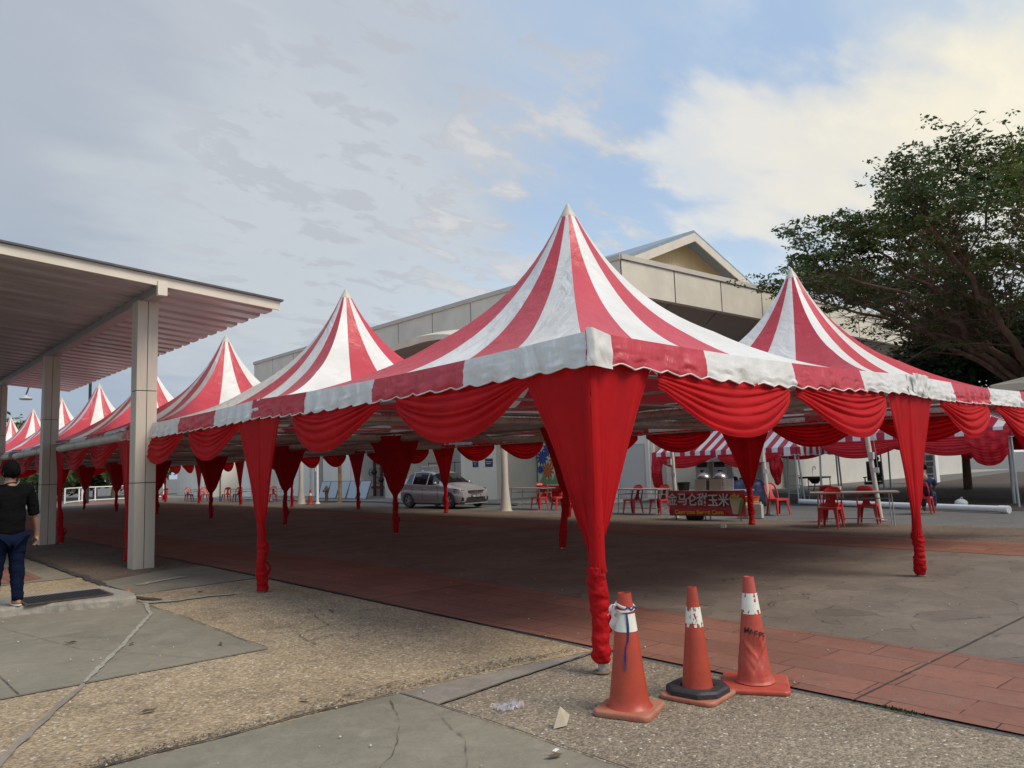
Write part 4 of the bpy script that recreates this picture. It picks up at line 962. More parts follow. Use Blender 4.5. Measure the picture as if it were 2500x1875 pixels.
market(24.2, 9.6, 28.2, 15.6, 2.15, 3.0, 'striped stall canopy behind the metal sink stand', 23)
# swags under the market canopies
sm = [swag_mesh(2.6, .62, 31, 7), swag_mesh(1.9, .45, 33, 6)]; smd = []
for m_ in sm: o = m_.build('swag_curtain', M_satin, None, 180); smd.append(o.data); bpy.data.objects.remove(o)
def sswag(x, y, z, rz, lab, k=0, sx=1, sz=1):
    o = bpy.data.objects.new('swag_curtain', smd[k]); col.objects.link(o); o.location = (x, y, z); o.rotation_euler = (0, 0, rz); o.scale = (sx, 1, sz); tag(o, lab, 'curtain', 'shiny red swags on the low stalls')
sswag(20.0, 12.3, 1.78, R(90), 'shiny red swag above the two steel pots', 0, .95, .75)
sswag(20.0, 9.6, 1.78, R(90), 'shiny red swag under the striped canopy behind the corn stall leg drape', 0, .95, .8)
sswag(20.4, 5.6, 2.05, R(90), 'wide shiny red swag behind the cream post right of the corn stall', 0, 1.05, .9)
sswag(20.4, 2.9, 2.05, R(90), 'wide shiny red swag right of the big right leg drape', 0, 1.02, .9)
sswag(25.9, 5.6, 2.05, R(90), 'dark red swag at the back of the stall behind the right table, left one', 1, 1.3); sswag(25.9, 2.8, 2.05, R(90), 'dark red swag at the back of the stall behind the right table, right one', 1, 1.3)
sswag(24.2, 9.8, 1.95, R(90), 'dark red swag left of the dark chair behind the sink stand', 1, 1.35); sswag(24.2, 12.6, 1.95, R(90), 'dark red swag above the sink stand', 1, 1.35)
sswag(28.8, 6.9, 2.1, R(90), 'dark red swag left of the vending machine', 1, 1.5); sswag(28.8, 3.5, 2.1, R(90), 'dark red swag right of the vending machine', 1, 1.5)
def hang(x, y, z, w_, h_, seed, lab, rz=R(90), m=M_satin, round_=.35):
    b = MB()
    def fn(u, v):
        k = 1-.12*v; bot = h_*(1-round_*abs(2*u-1)**2.5*1)
        zz = -v*bot+.02; xx = (u-.5)*w_*k
        return (xx, .04+.10*math.sin(PI*v)+.025*math.sin(u*26+seed+v*3)*(.4+v)+mnoise.noise(Vector((u*4, v*5, seed)))*.05+.012*math.sin(v*70+u*5)*v, zz)
    b.grid(fn, 44, 50); o = b.build('hanging_cloth', m, None, 180, loc=(x, y, z), rz=rz); return tag(o, lab, 'cloth')
hang(20.35, 3.35, 2.14, 1.15, 1.0, 3, 'bulging bright red cloth bundle hanging from the stall corner at far right')
hang(20.0, 9.75, 1.72, .55, 1.1, 7, 'looped shiny red cloth hanging beside the sink stand', round_=.7)
hang(20.0, 14.8, 1.75, .55, 1.25, 11, 'twisted shiny red cloth hanging at the left end of the small stall', round_=.1)
hang(23.6, 8.55, 2.2, .25, .75, 13, 'narrow red cloth strip hanging from the striped stall edge', round_=.1)
hang(28.7, 6.6, 2.1, .45, .85, 17, 'dark red cloth scrap hanging on the dark stall post', round_=.1)

# ------------------------------------------------------------------ plastic chair
chair = thing('plastic_chair', 'red plastic chair at the near left corner of the right table', 'chair', (0, 0, 0), 0, 'red plastic stool chairs')
b = MB()
def seat(u, v):
    x, y = (u-.5)*.40, (v-.5)*.40; return (x, y, .445-.012*math.cos((u-.5)*PI)*math.cos((v-.5)*PI))
b.grid(seat, 8, 8); b.grid(lambda u, v: (seat(u, v)[0], seat(u, v)[1], seat(u, v)[2]-.014), 8, 8)
for a_, c_ in (((0, 0), (1, 0)), ((1, 0), (1, 1)), ((1, 1), (0, 1)), ((0, 1), (0, 0))):
    b.grid(lambda u, v, a_=a_, c_=c_: (seat(a_[0]+(c_[0]-a_[0])*u, a_[1]+(c_[1]-a_[1])*u)[0]*(1+.05*v), seat(a_[0]+(c_[0]-a_[0])*u, a_[1]+(c_[1]-a_[1])*u)[1]*(1+.05*v), .445-.05*v), 6, 3)
b.build('seat', M_redplastic, chair, 60)
for sx in (-1, 1):
    for sy in (-1, 1):
        b = MB()
        for p, q in (((sx*.175, sy*.195), (sx*.225, sy*.235)),):
            # L-section tapered leg
            A = [(p[0]-sx*.055, p[1]), (p[0]+sx*.02, p[1]), (p[0]+sx*.02, p[1]-sy*.075)]; B = [(q[0]-sx*.028, q[1]), (q[0], q[1]), (q[0], q[1]-sy*.036)]
            for i in range(2):
                a0, a1, c0, c1 = A[i], A[i+1], B[i], B[i+1]; o_ = (-sx*.004, -sy*.008)
                b.add([(a0[0], a0[1], .43), (a1[0], a1[1], .43), (c1[0], c1[1], 0), (c0[0], c0[1], 0), (a0[0]+o_[0]*2, a0[1]+o_[1]*2, .43), (a1[0]+o_[0]*2, a1[1]+o_[1]*2, .43), (c1[0]+o_[0]*2, c1[1]+o_[1]*2, 0), (c0[0]+o_[0]*2, c0[1]+o_[1]*2, 0)], [(0,1,2,3),(7,6,5,4),(0,3,7,4),(1,5,6,2),(0,4,5,1),(3,2,6,7)])
        b.build('leg', M_redplastic, chair)
b = MB()     # backrest: arched frame with a central splat and two openings
def bk(x, z): return Vector((x, -.19-.16*((z-.44)/.42)**1.3*.9+.05*(1-(x/.2)**2)*(-.35), z))
arch = [bk(-.19, .44), bk(-.195, .55), bk(-.19, .68), bk(-.165, .79), bk(-.10, .845), bk(0, .858), bk(.10, .845), bk(.165, .79), bk(.19, .68), bk(.195, .55), bk(.19, .44)]
for p, q in zip(arch[:-1], arch[1:]): b.bar(p+(p-q)*.1, q+(q-p)*.1, .022, .040)
b.grid(lambda u, v: bk((u-.5)*(.10+.10*abs(2*v-1)**2+.14*max(0, v-.6)*2), .44+.40*v), 6, 12); b.grid(lambda u, v: bk((u-.5)*(.10+.10*abs(2*v-1)**2+.14*max(0, v-.6)*2), .44+.40*v)+Vector((0, -.010, 0)), 6, 12)
b.grid(lambda u, v: bk((u-.5)*.36*(1-.35*v*v), .72+.13*v), 10, 4); b.grid(lambda u, v: bk((u-.5)*.36*(1-.35*v*v), .72+.13*v)+Vector((0, -.01, 0)), 10, 4)
b.build('backrest', M_redplastic, chair, 50)
snap(chair)
GR = 'red plastic stool chairs'
chairs = [(12.15, 4.12, 100, None),
 (13.75, 4.85, -80, 'red plastic chair behind the right table, left of its middle'), (13.45, 3.85, -75, 'red plastic chair behind the right table beside the cream post'), (16.9, 3.95, -80, 'red plastic chair half hidden behind the big right leg drape'),
 (15.3, 7.15, 160, 'red plastic chair seen side on between two cream posts right of the white jerrycans'),
 (14.75, 16.15, 95, 'red plastic chair at the middle table, left of the pair'), (14.95, 15.35, 70, 'red plastic chair at the middle table, right of the pair'),
 (17.6, 18.9, 160, 'darker red chair under the red clothed table behind the middle table'), (17.4, 17.4, 20, 'red chair right of the red clothed table, next to the front corner drape'),
 (14.15, 11.35, 90, 'red plastic chair at the table just right of the corner drape, left of two'), (14.3, 10.45, 90, 'red plastic chair at the table just right of the corner drape, right of two'),
 (13.3, 47.6, 180, 'distant red chair at the leftmost far table, left of two'), (13.6, 45.6, 180, 'distant red chair at the leftmost far table, right of two'), (14.0, 43.2, 0, 'distant red chair back to back right of the leftmost far table'), (14.3, 42.2, 0, 'distant red chair at the middle far table'),
 (14.6, 39.2, 180, 'distant red chair at the right far table, left of two'), (14.7, 38.1, 150, 'distant red chair at the right far table, right of two'), (12.6, 50.6, 20, 'distant red chair beside the second walkway column')]
for i, (x, y, a, lab) in enumerate(chairs):
    o = chair if i == 0 else copy_tree(chair)
    o.location = (x, y, .02); o.rotation_euler = (0, 0, R(a)); 
    if lab: o['label'] = lab
# tables
table = thing('folding_table', 'rectangular folding table with a paper cup between red chairs at right', 'table', (0, 0, 0), 0, 'folding tables with thin steel legs')
b = MB(); b.box((0, 0, .745), (1.8, .75, .022)); b.box((0, 0, .728), (1.76, .71, .012)); b.build('tabletop', M_tabletop, table)
for sx in (-1, 1):
    for sy in (-1, 1):
        b = MB(); b.tube([(sx*.74, sy*.29, .725), (sx*.76, sy*.31, 0)], .013, 8); b.build('leg', M_steel, table, 60)
b = MB()
for sx in (-1, 1): b.tube([(sx*.76, -.31, .16), (sx*.76, .31, .16)], .011, 6); b.tube([(sx*.745, -.30, .58), (sx*.745, .30, .58)], .011, 6)
b.tube([(-.76, 0, .16), (.76, 0, .16)], .011, 6); b.tube([(-.74, .0, .60), (.74, 0, .60)], .011, 6); b.build('stretcher', M_steel, table, 60)
snap(table)
for i, (x, y, a, lab) in enumerate([(12.75, 3.85, 118, None), (15.05, 16.9, 92, 'folding table with two red chairs right of the silver car'), (14.35, 11.1, 88, 'folding table with two red chairs between corner drape and corn stall'),
  (13.6, 46.8, 95, 'distant folding table, leftmost of three in front of the white wall'), (14.3, 41.7, 95, 'distant folding table, middle of three in front of the white wall'), (14.9, 38.9, 95, 'distant folding table, rightmost of three, with red chairs'), (17.9, 18.4, 92, 'folding table in front of a red cloth and the flower poster')]):
    o = table if i == 0 else copy_tree(table)
    o.location = (x, y, .02); o.rotation_euler = (0, 0, R(a))
    if lab: o['label'] = lab
hang(18.4, 18.2, .72, 2.2, .70, 23, 'red cloth skirt hanging behind the table below the flower poster', m=M_cloth, round_=0)
t = thing('paper_cup', 'small paper cup standing on the right folding table', 'cup', (12.95, 4.25, .776)); b = MB(); b.lathe([(.028, 0), (.04, .10), (.042, .105)], 14); b.build('cup', M_paper, t, 50); b = MB(); b.tube([(0, 0, .05), (.02, .01, .16)], .004, 5); b.build('straw', M_redplastic, t)

# ------------------------------------------------------------------ sweet corn stall
st = thing('corn_stall', 'sweet corn stall table with red banner and grey Chinese lettering', 'stall', (12.75, 7.72, 0), R(-103+180))
# local: X along the table (left -> right seen from the front is +X after facing), front = -Y
st.rotation_euler = (0, 0, R(-79))      # local X points away to the right (towards -y)
b = MB(); b.box((0, .35, .775), (2.05, .72, .03)); b.build('tabletop', M_tabletop, st)
for x in (-.92, -.12, .12, .92):
    b = MB(); b.tube([(x, .06, .76), (x*1.03+.06*(1 if x < 0 else -1), .02, 0)], .016, 8); b.build('leg', M_darksteel, st, 60)
b = MB(); b.grid(lambda u, v: ((u-.5)*2.1, -.03-.02*math.sin(u*9)*v+mnoise.noise(Vector((u*5, v*3, 8)))*.025, .80-.66*v-.02*math.sin(u*PI)*(1-v)), 48, 16)
bn = b.build('banner', M_banner, st, 180)
def outlined(body, size, x, z, my, mfill, sx=1, bold=.012):
    text_mesh('outline', body, size, M_letterblk, bn, (x+.012, -.074, z-.012), (R(90), 0, 0), .002, sx, bold*3.2); text_mesh('lettering', body, size, mfill, bn, (x, -.078, z), (R(90), 0, 0), .002, sx, bold)
for i, ch in enumerate('金马仑甜玉米'):
    outlined(ch, .34, -.93+.285*i, .545-.006*i+.012*(i % 2), 0, M_letter, .86, .007)
text_mesh('lettering', 'Cameron Sweet Corn', .145, M_letteryel, bn, (-.20, -.078, .235), (R(90), 0, 0), .002, 1.04, .006)
b = MB()      # cup of corn printed at the right end
b.prismv([(-.10, -.26), (.10, -.26), (.17, .12), (-.17, .12)], (.82, -.072, .46), (1, 0, 0), (0, 0, 1), -.003, 0)
b.prismv([(.02, -.26), (.10, -.26), (.20, .10), (.12, .14)], (.83, -.076, .46), (1, 0, 0), (0, 0, 1), -.003, 2)
for k in range(26):
    a = random.uniform(0, PI); r = random.uniform(.02, .15); b.box((.82+r*math.cos(a)*1.1, -.078, .58+r*math.sin(a)*.9), (.045, .004, .04), 1)
b.build('corn_picture', [mat('print_cream', (.50, .44, .30), .5), mat('print_yellow', (.50, .42, .10), .5, var=.3, vs=20), mat('print_green2', (.12, .22, .05), .5)], bn)
def st_pt(x, y): 
    v = Matrix.Rotation(st.rotation_euler.z, 3, 'Z') @ Vector((x, y, 0)); return v.x+12.75, v.y+7.72
for x, lab in ((-.22, 'large steel pot in a wire rack on the corn stall, left one'), (.24, 'large steel pot in a wire rack on the corn stall, right one')):
    X, Y = st_pt(x, .42); t = thing('steel_pot', lab, 'pot', (X, Y, .79), 0, 'steel pots on the corn stall')
    b = MB(); b.lathe([(.17, 0), (.18, .02), (.18, .30), (.19, .31)], 24); b.build('pot_body', M_pot, t, 50)
    b = MB(); b.lathe([(.19, .31), (.185, .36), (.13, .42), (.05, .45), (.02, .455), (.02, .49), (.0, .49)], 24); b.build('lid', M_pot, t, 50)
    b = MB(); b.tube([(-.25, 0, .24), (-.19, .05, .24)], .01, 6); b.tube([(.25, 0, .24), (.19, .05, .24)], .01, 6)
    for k in range(10): a = k*PI/5; b.tube([(.2*math.cos(a), .2*math.sin(a), .0), (.2*math.cos(a), .2*math.sin(a), .28)], .004, 5)
    for z_ in (.12, .26): b.tube([(.2*math.cos(a*PI/12), .2*math.sin(a*PI/12), z_) for a in range(25)], .005, 5)
    b.build('wire_rack', M_black, t, 60)
for x, w_, lab, m in ((-.20, .30, 'brown menu board leaning in front of the left steel pot', M_soffit), (.22, .34, 'brown menu board leaning in front of the right steel pot', M_soffit), (.60, .22, 'grey board at the right end of the corn stall top', M_wallgrey)):
    X, Y = st_pt(x, .12); b = MB(); b.box((0, 0, .15), (w_, .012, .29), rot=Matrix.Rotation(R(-8), 3, 'X')); b.box((0, .06, .08), (.02, .1, .16)); o = b.build('menu_board', m, None, loc=(X, Y, .79), rz=st.rotation_euler.z); tag(o, lab, 'board')
X, Y = st_pt(-.72, .22); b = MB(); b.lathe([(.13, 0), (.14, .01), (.175, .20), (.185, .22), (.17, .22), (.135, .02)], 20); tag(b.build('black_basin', M_black, None, 50, loc=(X, Y, .79)), 'black plastic basin at the left end of the corn stall top', 'basin')
X, Y = st_pt(-.48, .30); b = MB(); b.lathe([(.22, 0), (.27, .18), (.28, .19), (.25, .17)], 20); tag(b.build('black_basin', M_black, None, 50, loc=(X, Y, .02)), 'black tub on the ground under the corn stall', 'tub')
def jerry(x, y, rz, lab, h=.36):
    b = MB(); b.box((0, 0, h*.46), (.28, .22, h*.92)); b.box((0, 0, h*.96), (.22, .16, h*.08)); b.tube([(-.07, 0, h*.97), (-.06, 0, h*1.1), (.05, 0, h*1.1), (.06, 0, h*.97)], .014, 6); b.lathe([(.03, 0), (.03, .04)], 12, (.10, .0, h*.99))
    o = b.build('jerrycan', M_jerry, None, loc=(x, y, .02), rz=rz)
    md = o.modifiers.new('b', 'BEVEL'); md.width = .02; md.segments = 2; tag(o, lab, 'jerrycan', 'white jerrycans beside the corn stall')
jerry(14.0, 7.45, R(-70), 'white plastic jerrycan beside the corn stall, left one'); jerry(14.05, 7.05, R(-75), 'white plastic jerrycan beside the corn stall, right one', .38)
b = MB(); b.lathe([(.20, 0), (.25, .22), (.27, .23), (.24, .2)], 20); tag(b.build('orange_tub', M_orange, None, 50, loc=(14.9, 7.75, .30)), 'bright orange plastic tub behind the jerrycans', 'tub')
b = MB(); b.box((0, 0, .14), (.5, .4, .28)); tag(b.build('crate', M_darksteel, None, loc=(14.9, 7.75, .015)), 'dark crate under the orange tub', 'crate')
# cream posts in front of the low stalls
for x, y, lx, ly, h, lab in ((15.35, 7.45, .28, .22, 2.45, 'cream steel post right of the white jerrycans'), (14.5, 4.03, .42, .42, 2.55, 'leaning cream steel post with a socket box beside the right table'), (13.3, 9.1, .0, .1, 2.3, 'cream steel post rising behind the left end of the corn stall')):
    t = thing('steel_post', lab, 'post', (x, y, .012), 0, 'cream steel posts'); b = MB(); b.tube([(0, 0, 0), (lx*.0-.1*lx, ly*.5, h)], .055, 12); b.build('pole', M_pipe, t, 60)
    b = MB(); b.box((0, 0, .006), (.22, .22, .012)); b.build('base_plate', M_steel, t)
    b = MB(); b.box((-.07, .08, 1.55), (.09, .12, .17)); b.build('socket_box', M_wallgrey, t); b = MB(); b.box((-.065, .0, 1.2), (.02, .14, .12)); b.build('switch_plate', M_white, t)
    b = MB(); b.tube([(-.02, .05, h*.9), (.1, .35, h*1.02)], .02, 6); b.tube([(-.06, .06, h), (-.05, -.02, 1.6), (-.075, -.06, 1.1)], .006, 5); b.build('brace', M_steel, t, 60)
# appliances behind
for x, y, lab in ((21.6, 13.75, 'white drink dispenser on the white bench behind the basin, left one'), (21.6, 12.95, 'white drink dispenser on the white bench behind the basin, right one'), (22.6, 12.1, 'tall white dispenser with dark louvres behind the steel pots')):
    t = thing('dispenser', lab, 'dispenser', (x, y, .45), R(90), 'white dispensers behind the corn stall')
    b = MB(); b.box((0, 0, .30), (.62, .45, .60)); b.build('cabinet', M_white, t)
    b = MB(); b.box((0, .03, .83), (.62, .38, .46)); b.build('head', M_white, t)
    b = MB(); b.box((0, .225, .95), (.46, .02, .2)); b.box((0, .225, .70), (.16, .02, .08)); b.box((0, .228, .28), (.008, .008, .5)); b.build('panel', M_dark, t)
b = MB(); b.box((0, 0, .43), (.7, 2.6, .04))
for y in (-1.2, 0, 1.2):
    for x in (-.3, .3): b.box((x, y, .21), (.04, .04, .42))
tag(b.build('white_bench', M_white, None, loc=(21.5, 13.2, 0)), 'low white bench carrying the white dispensers', 'bench')
b = MB()
def tp(u, v):
    a = 2*PI*u; r = 1-.35*v**3
    return (.85*math.cos(a)*r*(1+.12*math.sin(5*a)), .6*math.sin(a)*r*(1+.12*math.sin(4*a+1)), .05+.80*v+.12*mnoise.noise(Vector((math.cos(a)*2, math.sin(a)*2, v*3)))) if v < .98 else (0, 0, .95)
b.grid(tp, 40, 14); tag(b.build('covered_cart', M_tarp, None, 180, loc=(19.0, 10.35, 0)), 'low cart covered with a creased dark blue tarpaulin', 'covered cart')
t = thing('motorcycle', 'dark motorcycle parked in shade behind the small striped stall', 'motorcycle', (24.6, 14.3, 0), R(60))
for y in (-.65, .65):
    b = MB(); rr_ = [(.24+.05*math.cos(k*PI/4), .05*math.sin(k*PI/4)) for k in range(9)]; b.tube([(0, y+.27*math.cos(a*PI/12), .32+.27*math.sin(a*PI/12)) for a in range(25)], .05, 8)
    for k in range(6): a = k*PI/3; b.tube([(0, y, .32), (0, y+.25*math.cos(a), .32+.25*math.sin(a))], .012, 5)
    b.build('wheel', M_black, t, 60)
b = MB(); b.tube([(0, .62, .34), (0, .45, .8), (0, .38, 1.0)], .03, 8); b.tube([(-.3, .34, 1.0), (.3, .34, 1.0)], .015, 6); b.box((0, 0, .45), (.22, .5, .35)); b.ball((0, .15, .75), .16, sc=(.8, 1.6, .7)); b.ball((0, -.45, .75), .14, sc=(.9, 2.2, .5)); b.build('body', M_black, t, 60)
t = thing('sink_stand', 'steel wash stand with black basin and curved tap between two grey ladder legs', 'sink', (21.4, 9.0, 0), R(90))
b = MB()
for x in (-.25, .55):
    for y in (-.3, .3): b.tube([(x, y, 0), (x, y, .85)], .018, 6)
for z_ in (.25, .55, .84): b.tube([(-.25, -.3, z_), (.55, -.3, z_)], .014, 6); b.tube([(-.25, .3, z_), (.55, .3, z_)], .014, 6)
b.build('frame', M_steel, t, 60); b = MB(); b.box((.15, 0, .86), (.86, .66, .05)); b.lathe([(.1, -.2), (.25, 0)], 16, (.15, 0, .84)); b.build('basin', M_black, t)
b = MB(); b.tube([(.1, .2, .88), (.1, .2, 1.15), (.1, .12, 1.25), (.1, .02, 1.24), (.1, 0, 1.14)], .014, 8); b.build('tap', M_chrome, t, 60); b = MB(); b.tube([(.15, 0, .64), (.2, .05, .4), (.0, .1, .3), (-.1, 0, .1)], .02, 6); b.build('drain_pipe', M_black, t, 60)
t = thing('step_ladder', 'grey metal A shaped stand left of the right table', 'ladder', (20.3, 9.25, 0), R(85))
for x, xx in ((-.28, -.16), (.34, .18)): b = MB(); b.tube([(x, 0, 0), (xx, .1, 2.05)], .03, 8); b.build('leg', M_steel, t, 60)
b = MB()
for z_ in (.35, .62, .95): b.tube([(-.26+.05*z_, .02, z_), (.32-.07*z_, .02, z_)], .014, 6)
b.build('rung', M_steel, t, 60)
# vending machine
t = thing('vending_machine', 'white vending machine with graphic side panel near the far cream wall', 'vending machine', (38.8, 11.9, 0), R(100))
b = MB(); b.box((0, 0, .84), (1.1, .85, 1.60)); b.build('cabinet', M_white, t)
b = MB(); b.box((.0, .44, 1.32), (.9, .03, .28)); b.box((.0, .44, 1.0), (.9, .03, .22)); b.box((-.2, .44, .68), (.4, .03, .3)); b.box((0, .44, .34), (.8, .03, .2)); b.build('window', mat('display_glass', (.14, .14, .12), .2), t)
b = MB(); b.box((.565, 0, .35), (.03, .83, .3), 0); b.box((.565, .1, .95), (.03, .5, .2), 1); b.box((.565, -.2, 1.1), (.028, .3, .3), 2); b.build('side_graphic', [mat('graphic_green', (.05, .11, .04), .5), M_cyan[2], M_cyan[6]], t)
# seated person & far chair (dark, in shade)
t = thing('office_chair', 'black office chair in deep shade behind the right table', 'chair', (25.5, 8.9, 0), R(100))
b = MB(); b.box((0, 0, .5), (.55, .5, .1)); b.build('seat', M_black, t); b = MB(); b.box((0, -.27, .95), (.55, .1, .75)); b.ball((0, -.3, 1.42), .15, sc=(1.3, .5, .8)); b.build('backrest', M_black, t); b = MB(); b.tube([(0, 0, .05), (0, 0, .5)], .04, 8)
for k in range(5): a = k*2*PI/5; b.tube([(0, 0, .1), (.3*math.cos(a), .3*math.sin(a), .05)], .025, 6)
b.build('base', M_black, t, 60); b = MB()
for sx in (-1, 1): b.box((sx*.3, 0, .72), (.06, .35, .04)); b.box((sx*.3, 0, .6), (.04, .05, .25))
b.build('armrest', M_black, t)
# pipe on the ground and litter
t = thing('pvc_pipe', 'long white plastic pipe lying on the ground behind the right table', 'pipe', (18.75, 5.6, .105))
b = MB(); a, c = Vector((1.15, 3.35, -.0)), Vector((-1.0, -3.35, 0)); b.tube([a, c], .085, 20); b.build('pipe', M_white, t, 50); b = MB(); b.tube([c, c+(c-a).normalized()*-.25], .096, 20); b.build('collar', M_white, t, 50)
b = MB(); b.ball((0, 0, .1), .16, 10, 7, sc=(1, 1.1, .8)); b.tube([(.0, -.05, .2), (.02, -.03, .28), (0, .05, .2)], .01, 5); tag(b.build('white_bag', M_paper, None, 60, loc=(20.2, 4.15, 0)), 'small white bag lying beyond the end of the white pipe', 'bag')
b = MB(); b.box((0, 0, .04), (.16, .10, .08)); tag(b.build('foam_box', M_paper, None, loc=(11.15, 6.2, .014), rz=.4), 'small white box on the ground left of the dark red drape foot', 'box')
def crumple(name, loc, s_, m, lab, cat, seed, zs=.4):
    b = MB(); b.grid(lambda u, v: ((u-.5)*s_*(1+.4*mnoise.noise(Vector((v*4, seed, 1)))), (v-.5)*s_*.7*(1+.5*mnoise.noise(Vector((u*4, seed, 2)))), abs(mnoise.noise(Vector((u*4, v*4, seed))))*s_*zs+abs(mnoise.noise(Vector((u*11, v*11, seed))))*s_*zs*.4+.004), 16, 14); o = b.build(name, m, None, 30, loc=loc, rz=seed); return tag(o, lab, cat)
M_film = mat('clear_film', (.50, .48, .52), .18, var=.1); M_film.node_tree.nodes['Principled BSDF'].inputs['Alpha'].default_value = .42
crumple('plastic_bag', (-1.05, -.12, .012), .17, M_film, 'crumpled clear plastic wrapper on the grey aggregate', 'litter', 3, .35)
b = MB(); b.add([(0, 0, 0), (.09, .01, .004), (.055, .015, .12), (.09, .01, .004), (.13, .05, .05), (.02, .06, .01)], [(0, 1, 2), (3, 4, 2), (0, 3, 5)]); tag(b.build('paper_scrap', mat('cream_paper', (.50, .44, .32), .7, var=.2), None, loc=(-1.13, -.62, .014), rz=-.4), 'torn cream paper scrap standing on the grey aggregate near the bottom edge', 'litter')
b = MB(); b.box((0, 0, .003), (.045, .02, .005)); tag(b.build('paper_scrap', M_paper, None, loc=(-1.37, -.88, .014), rz=.3), 'tiny white paper tab at the bottom edge of the photo', 'litter')
M_dryleaf = mat('dry_leaf', (.10, .065, .035), .8, var=.3)
for i, (x, y, lab) in enumerate([(-2.75, 1.62, 'curled dry leaf on tan paving near the bottom left'), (-1.62, 3.3, 'dark dry leaf on green paving left of the tan corner'), (-2.6, 4.55, 'pale dry leaf in the middle of the left green slab'), (-2.2, 4.0, 'small brown leaf right of the mortar crack'), (-1.9, 1.05, 'brown leaf near the crumbled edge'), (-.55, 6.8, 'dark leaf by the green strip behind the tan paving'), (-.1, 4.0, 'dark leaf on tan paving left of the red path'), (-1.45, -.95, 'brown leaf on the aggregate at the bottom edge')]):
    b = MB(); r_ = random.Random(i); s_ = .045+.02*r_.random(); b.add([(-s_, 0, .004), (-s_*.3, s_*.35, .02*r_.random()), (s_*.5, s_*.3, .006), (s_, 0, .018), (s_*.4, -s_*.35, .004), (-s_*.4, -s_*.3, .014), (0, 0, .002)], [(6, 0, 1), (6, 1, 2), (6, 2, 3), (6, 3, 4), (6, 4, 5), (6, 5, 0)])
    tag(b.build('dry_leaf', M_dryleaf, None, loc=(x, y, .022), rz=i*1.3), lab, 'leaf', 'dry leaves on the paving')
b = MB(); b.lathe([(.05, 0), (.045, .03), (.03, .05)], 12); tag(b.build('plastic_scrap', mat('terracotta_bit', (.45, .12, .05), .7), None, 50, loc=(-1.27, 7.55, .02)), 'orange plastic scrap lying in the dark drain line', 'litter')
b = MB(); rs = random.Random(4)
for i in range(260):
    x = -3.6+rs.random()*9; y = -2+rs.random()*9; s_ = rs.uniform(.003, .009); z_ = .022
    b.add([(x-s_, y-s_, z_), (x+s_, y-s_*.6, z_), (x+s_*.7, y+s_, z_), (x-s_*.8, y+s_*.7, z_), (x, y, z_+s_*1.1)], [(0, 1, 4), (1, 2, 4), (2, 3, 4), (3, 0, 4)])
tag(b.build('grit', mat('pale_grit', (.42, .39, .33), .8, var=.5, vs=40)), 'loose pale grit scattered over the paving', 'grit', kind='stuff')

# ------------------------------------------------------------------ traffic cones
def cone_prof(rb, rt, h, z0=.035):
    return [(rb*1.22, z0), (rb*1.10, z0+.015), (rb*1.02, z0+.045), (rb*.97, z0+.09)]+[(rb*.97+(rt-rb*.97)*k/10, z0+.09+(h-z0-.09)*k/10) for k in range(1, 11)]+[(rt*.80, h), (rt*.72, h-.03)]
def rsq(w_, h_, r=.05, n=6):
    pts = []
    for cx_, cy_, a0 in ((w_/2-r, h_/2-r, 0), (-w_/2+r, h_/2-r, 90), (-w_/2+r, -h_/2+r, 180), (w_/2-r, -h_/2+r, 270)):
        for k in range(n+1): a = R(a0+90*k/n); pts.append((cx_+r*math.cos(a), cy_+r*math.sin(a)))
    return pts
def cone_base(w_, th, r=.05, c=(0, 0)):
    b = MB(); n = None
    rings = [(w_*.99, 0), (w_, th*.3), (w_, th*.7), (w_*.975, th*.95), (w_*.93, th)]
    vs = []; 
    for ww, z_ in rings: q = rsq(ww, ww, r); n = len(q); vs += [(x+c[0], y+c[1], z_) for x, y in q]
    fs = [(j*n+i, j*n+(i+1) % n, (j+1)*n+(i+1) % n, (j+1)*n+i) for j in range(len(rings)-1) for i in range(n)]+[tuple(range((len(rings)-1)*n, len(rings)*n)), tuple(range(n))[::-1]]
    b.add(vs, fs); return b
def rad_at(pr, z_):
    for (ra, za), (rb, zb) in zip(pr[:-1], pr[1:]):
        if za <= z_ <= zb: return ra+(rb-ra)*(z_-za)/(zb-za)
    return pr[-3][0]
def band(pr, za, zb, ragged, seed, off=.0025, holes=0):
    b = MB(); n = 150; m = 26
    for j in range(m):
        for i in range(n):
            u0, u1, v0, v1 = i/n, (i+1)/n, j/m, (j+1)/m; um, vm = (u0+u1)/2, (v0+v1)/2
            if ragged and mnoise.noise(Vector((math.cos(um*6.28)*2.6, math.sin(um*6.28)*2.6, vm*2.2+seed)))+.55*mnoise.noise(Vector((math.cos(um*6.28)*8, math.sin(um*6.28)*8, vm*7+seed))) > holes+.35*(abs(2*vm-1) < .6): continue
            P = []
            for u, v in ((u0, v0), (u1, v0), (u1, v1), (u0, v1)):
                z_ = za+(zb-za)*v; r = rad_at(pr, z_)+off; P.append((r*math.cos(2*PI*u), r*math.sin(2*PI*u), z_))
            b.add(P, [(0, 1, 2, 3)])
    return b
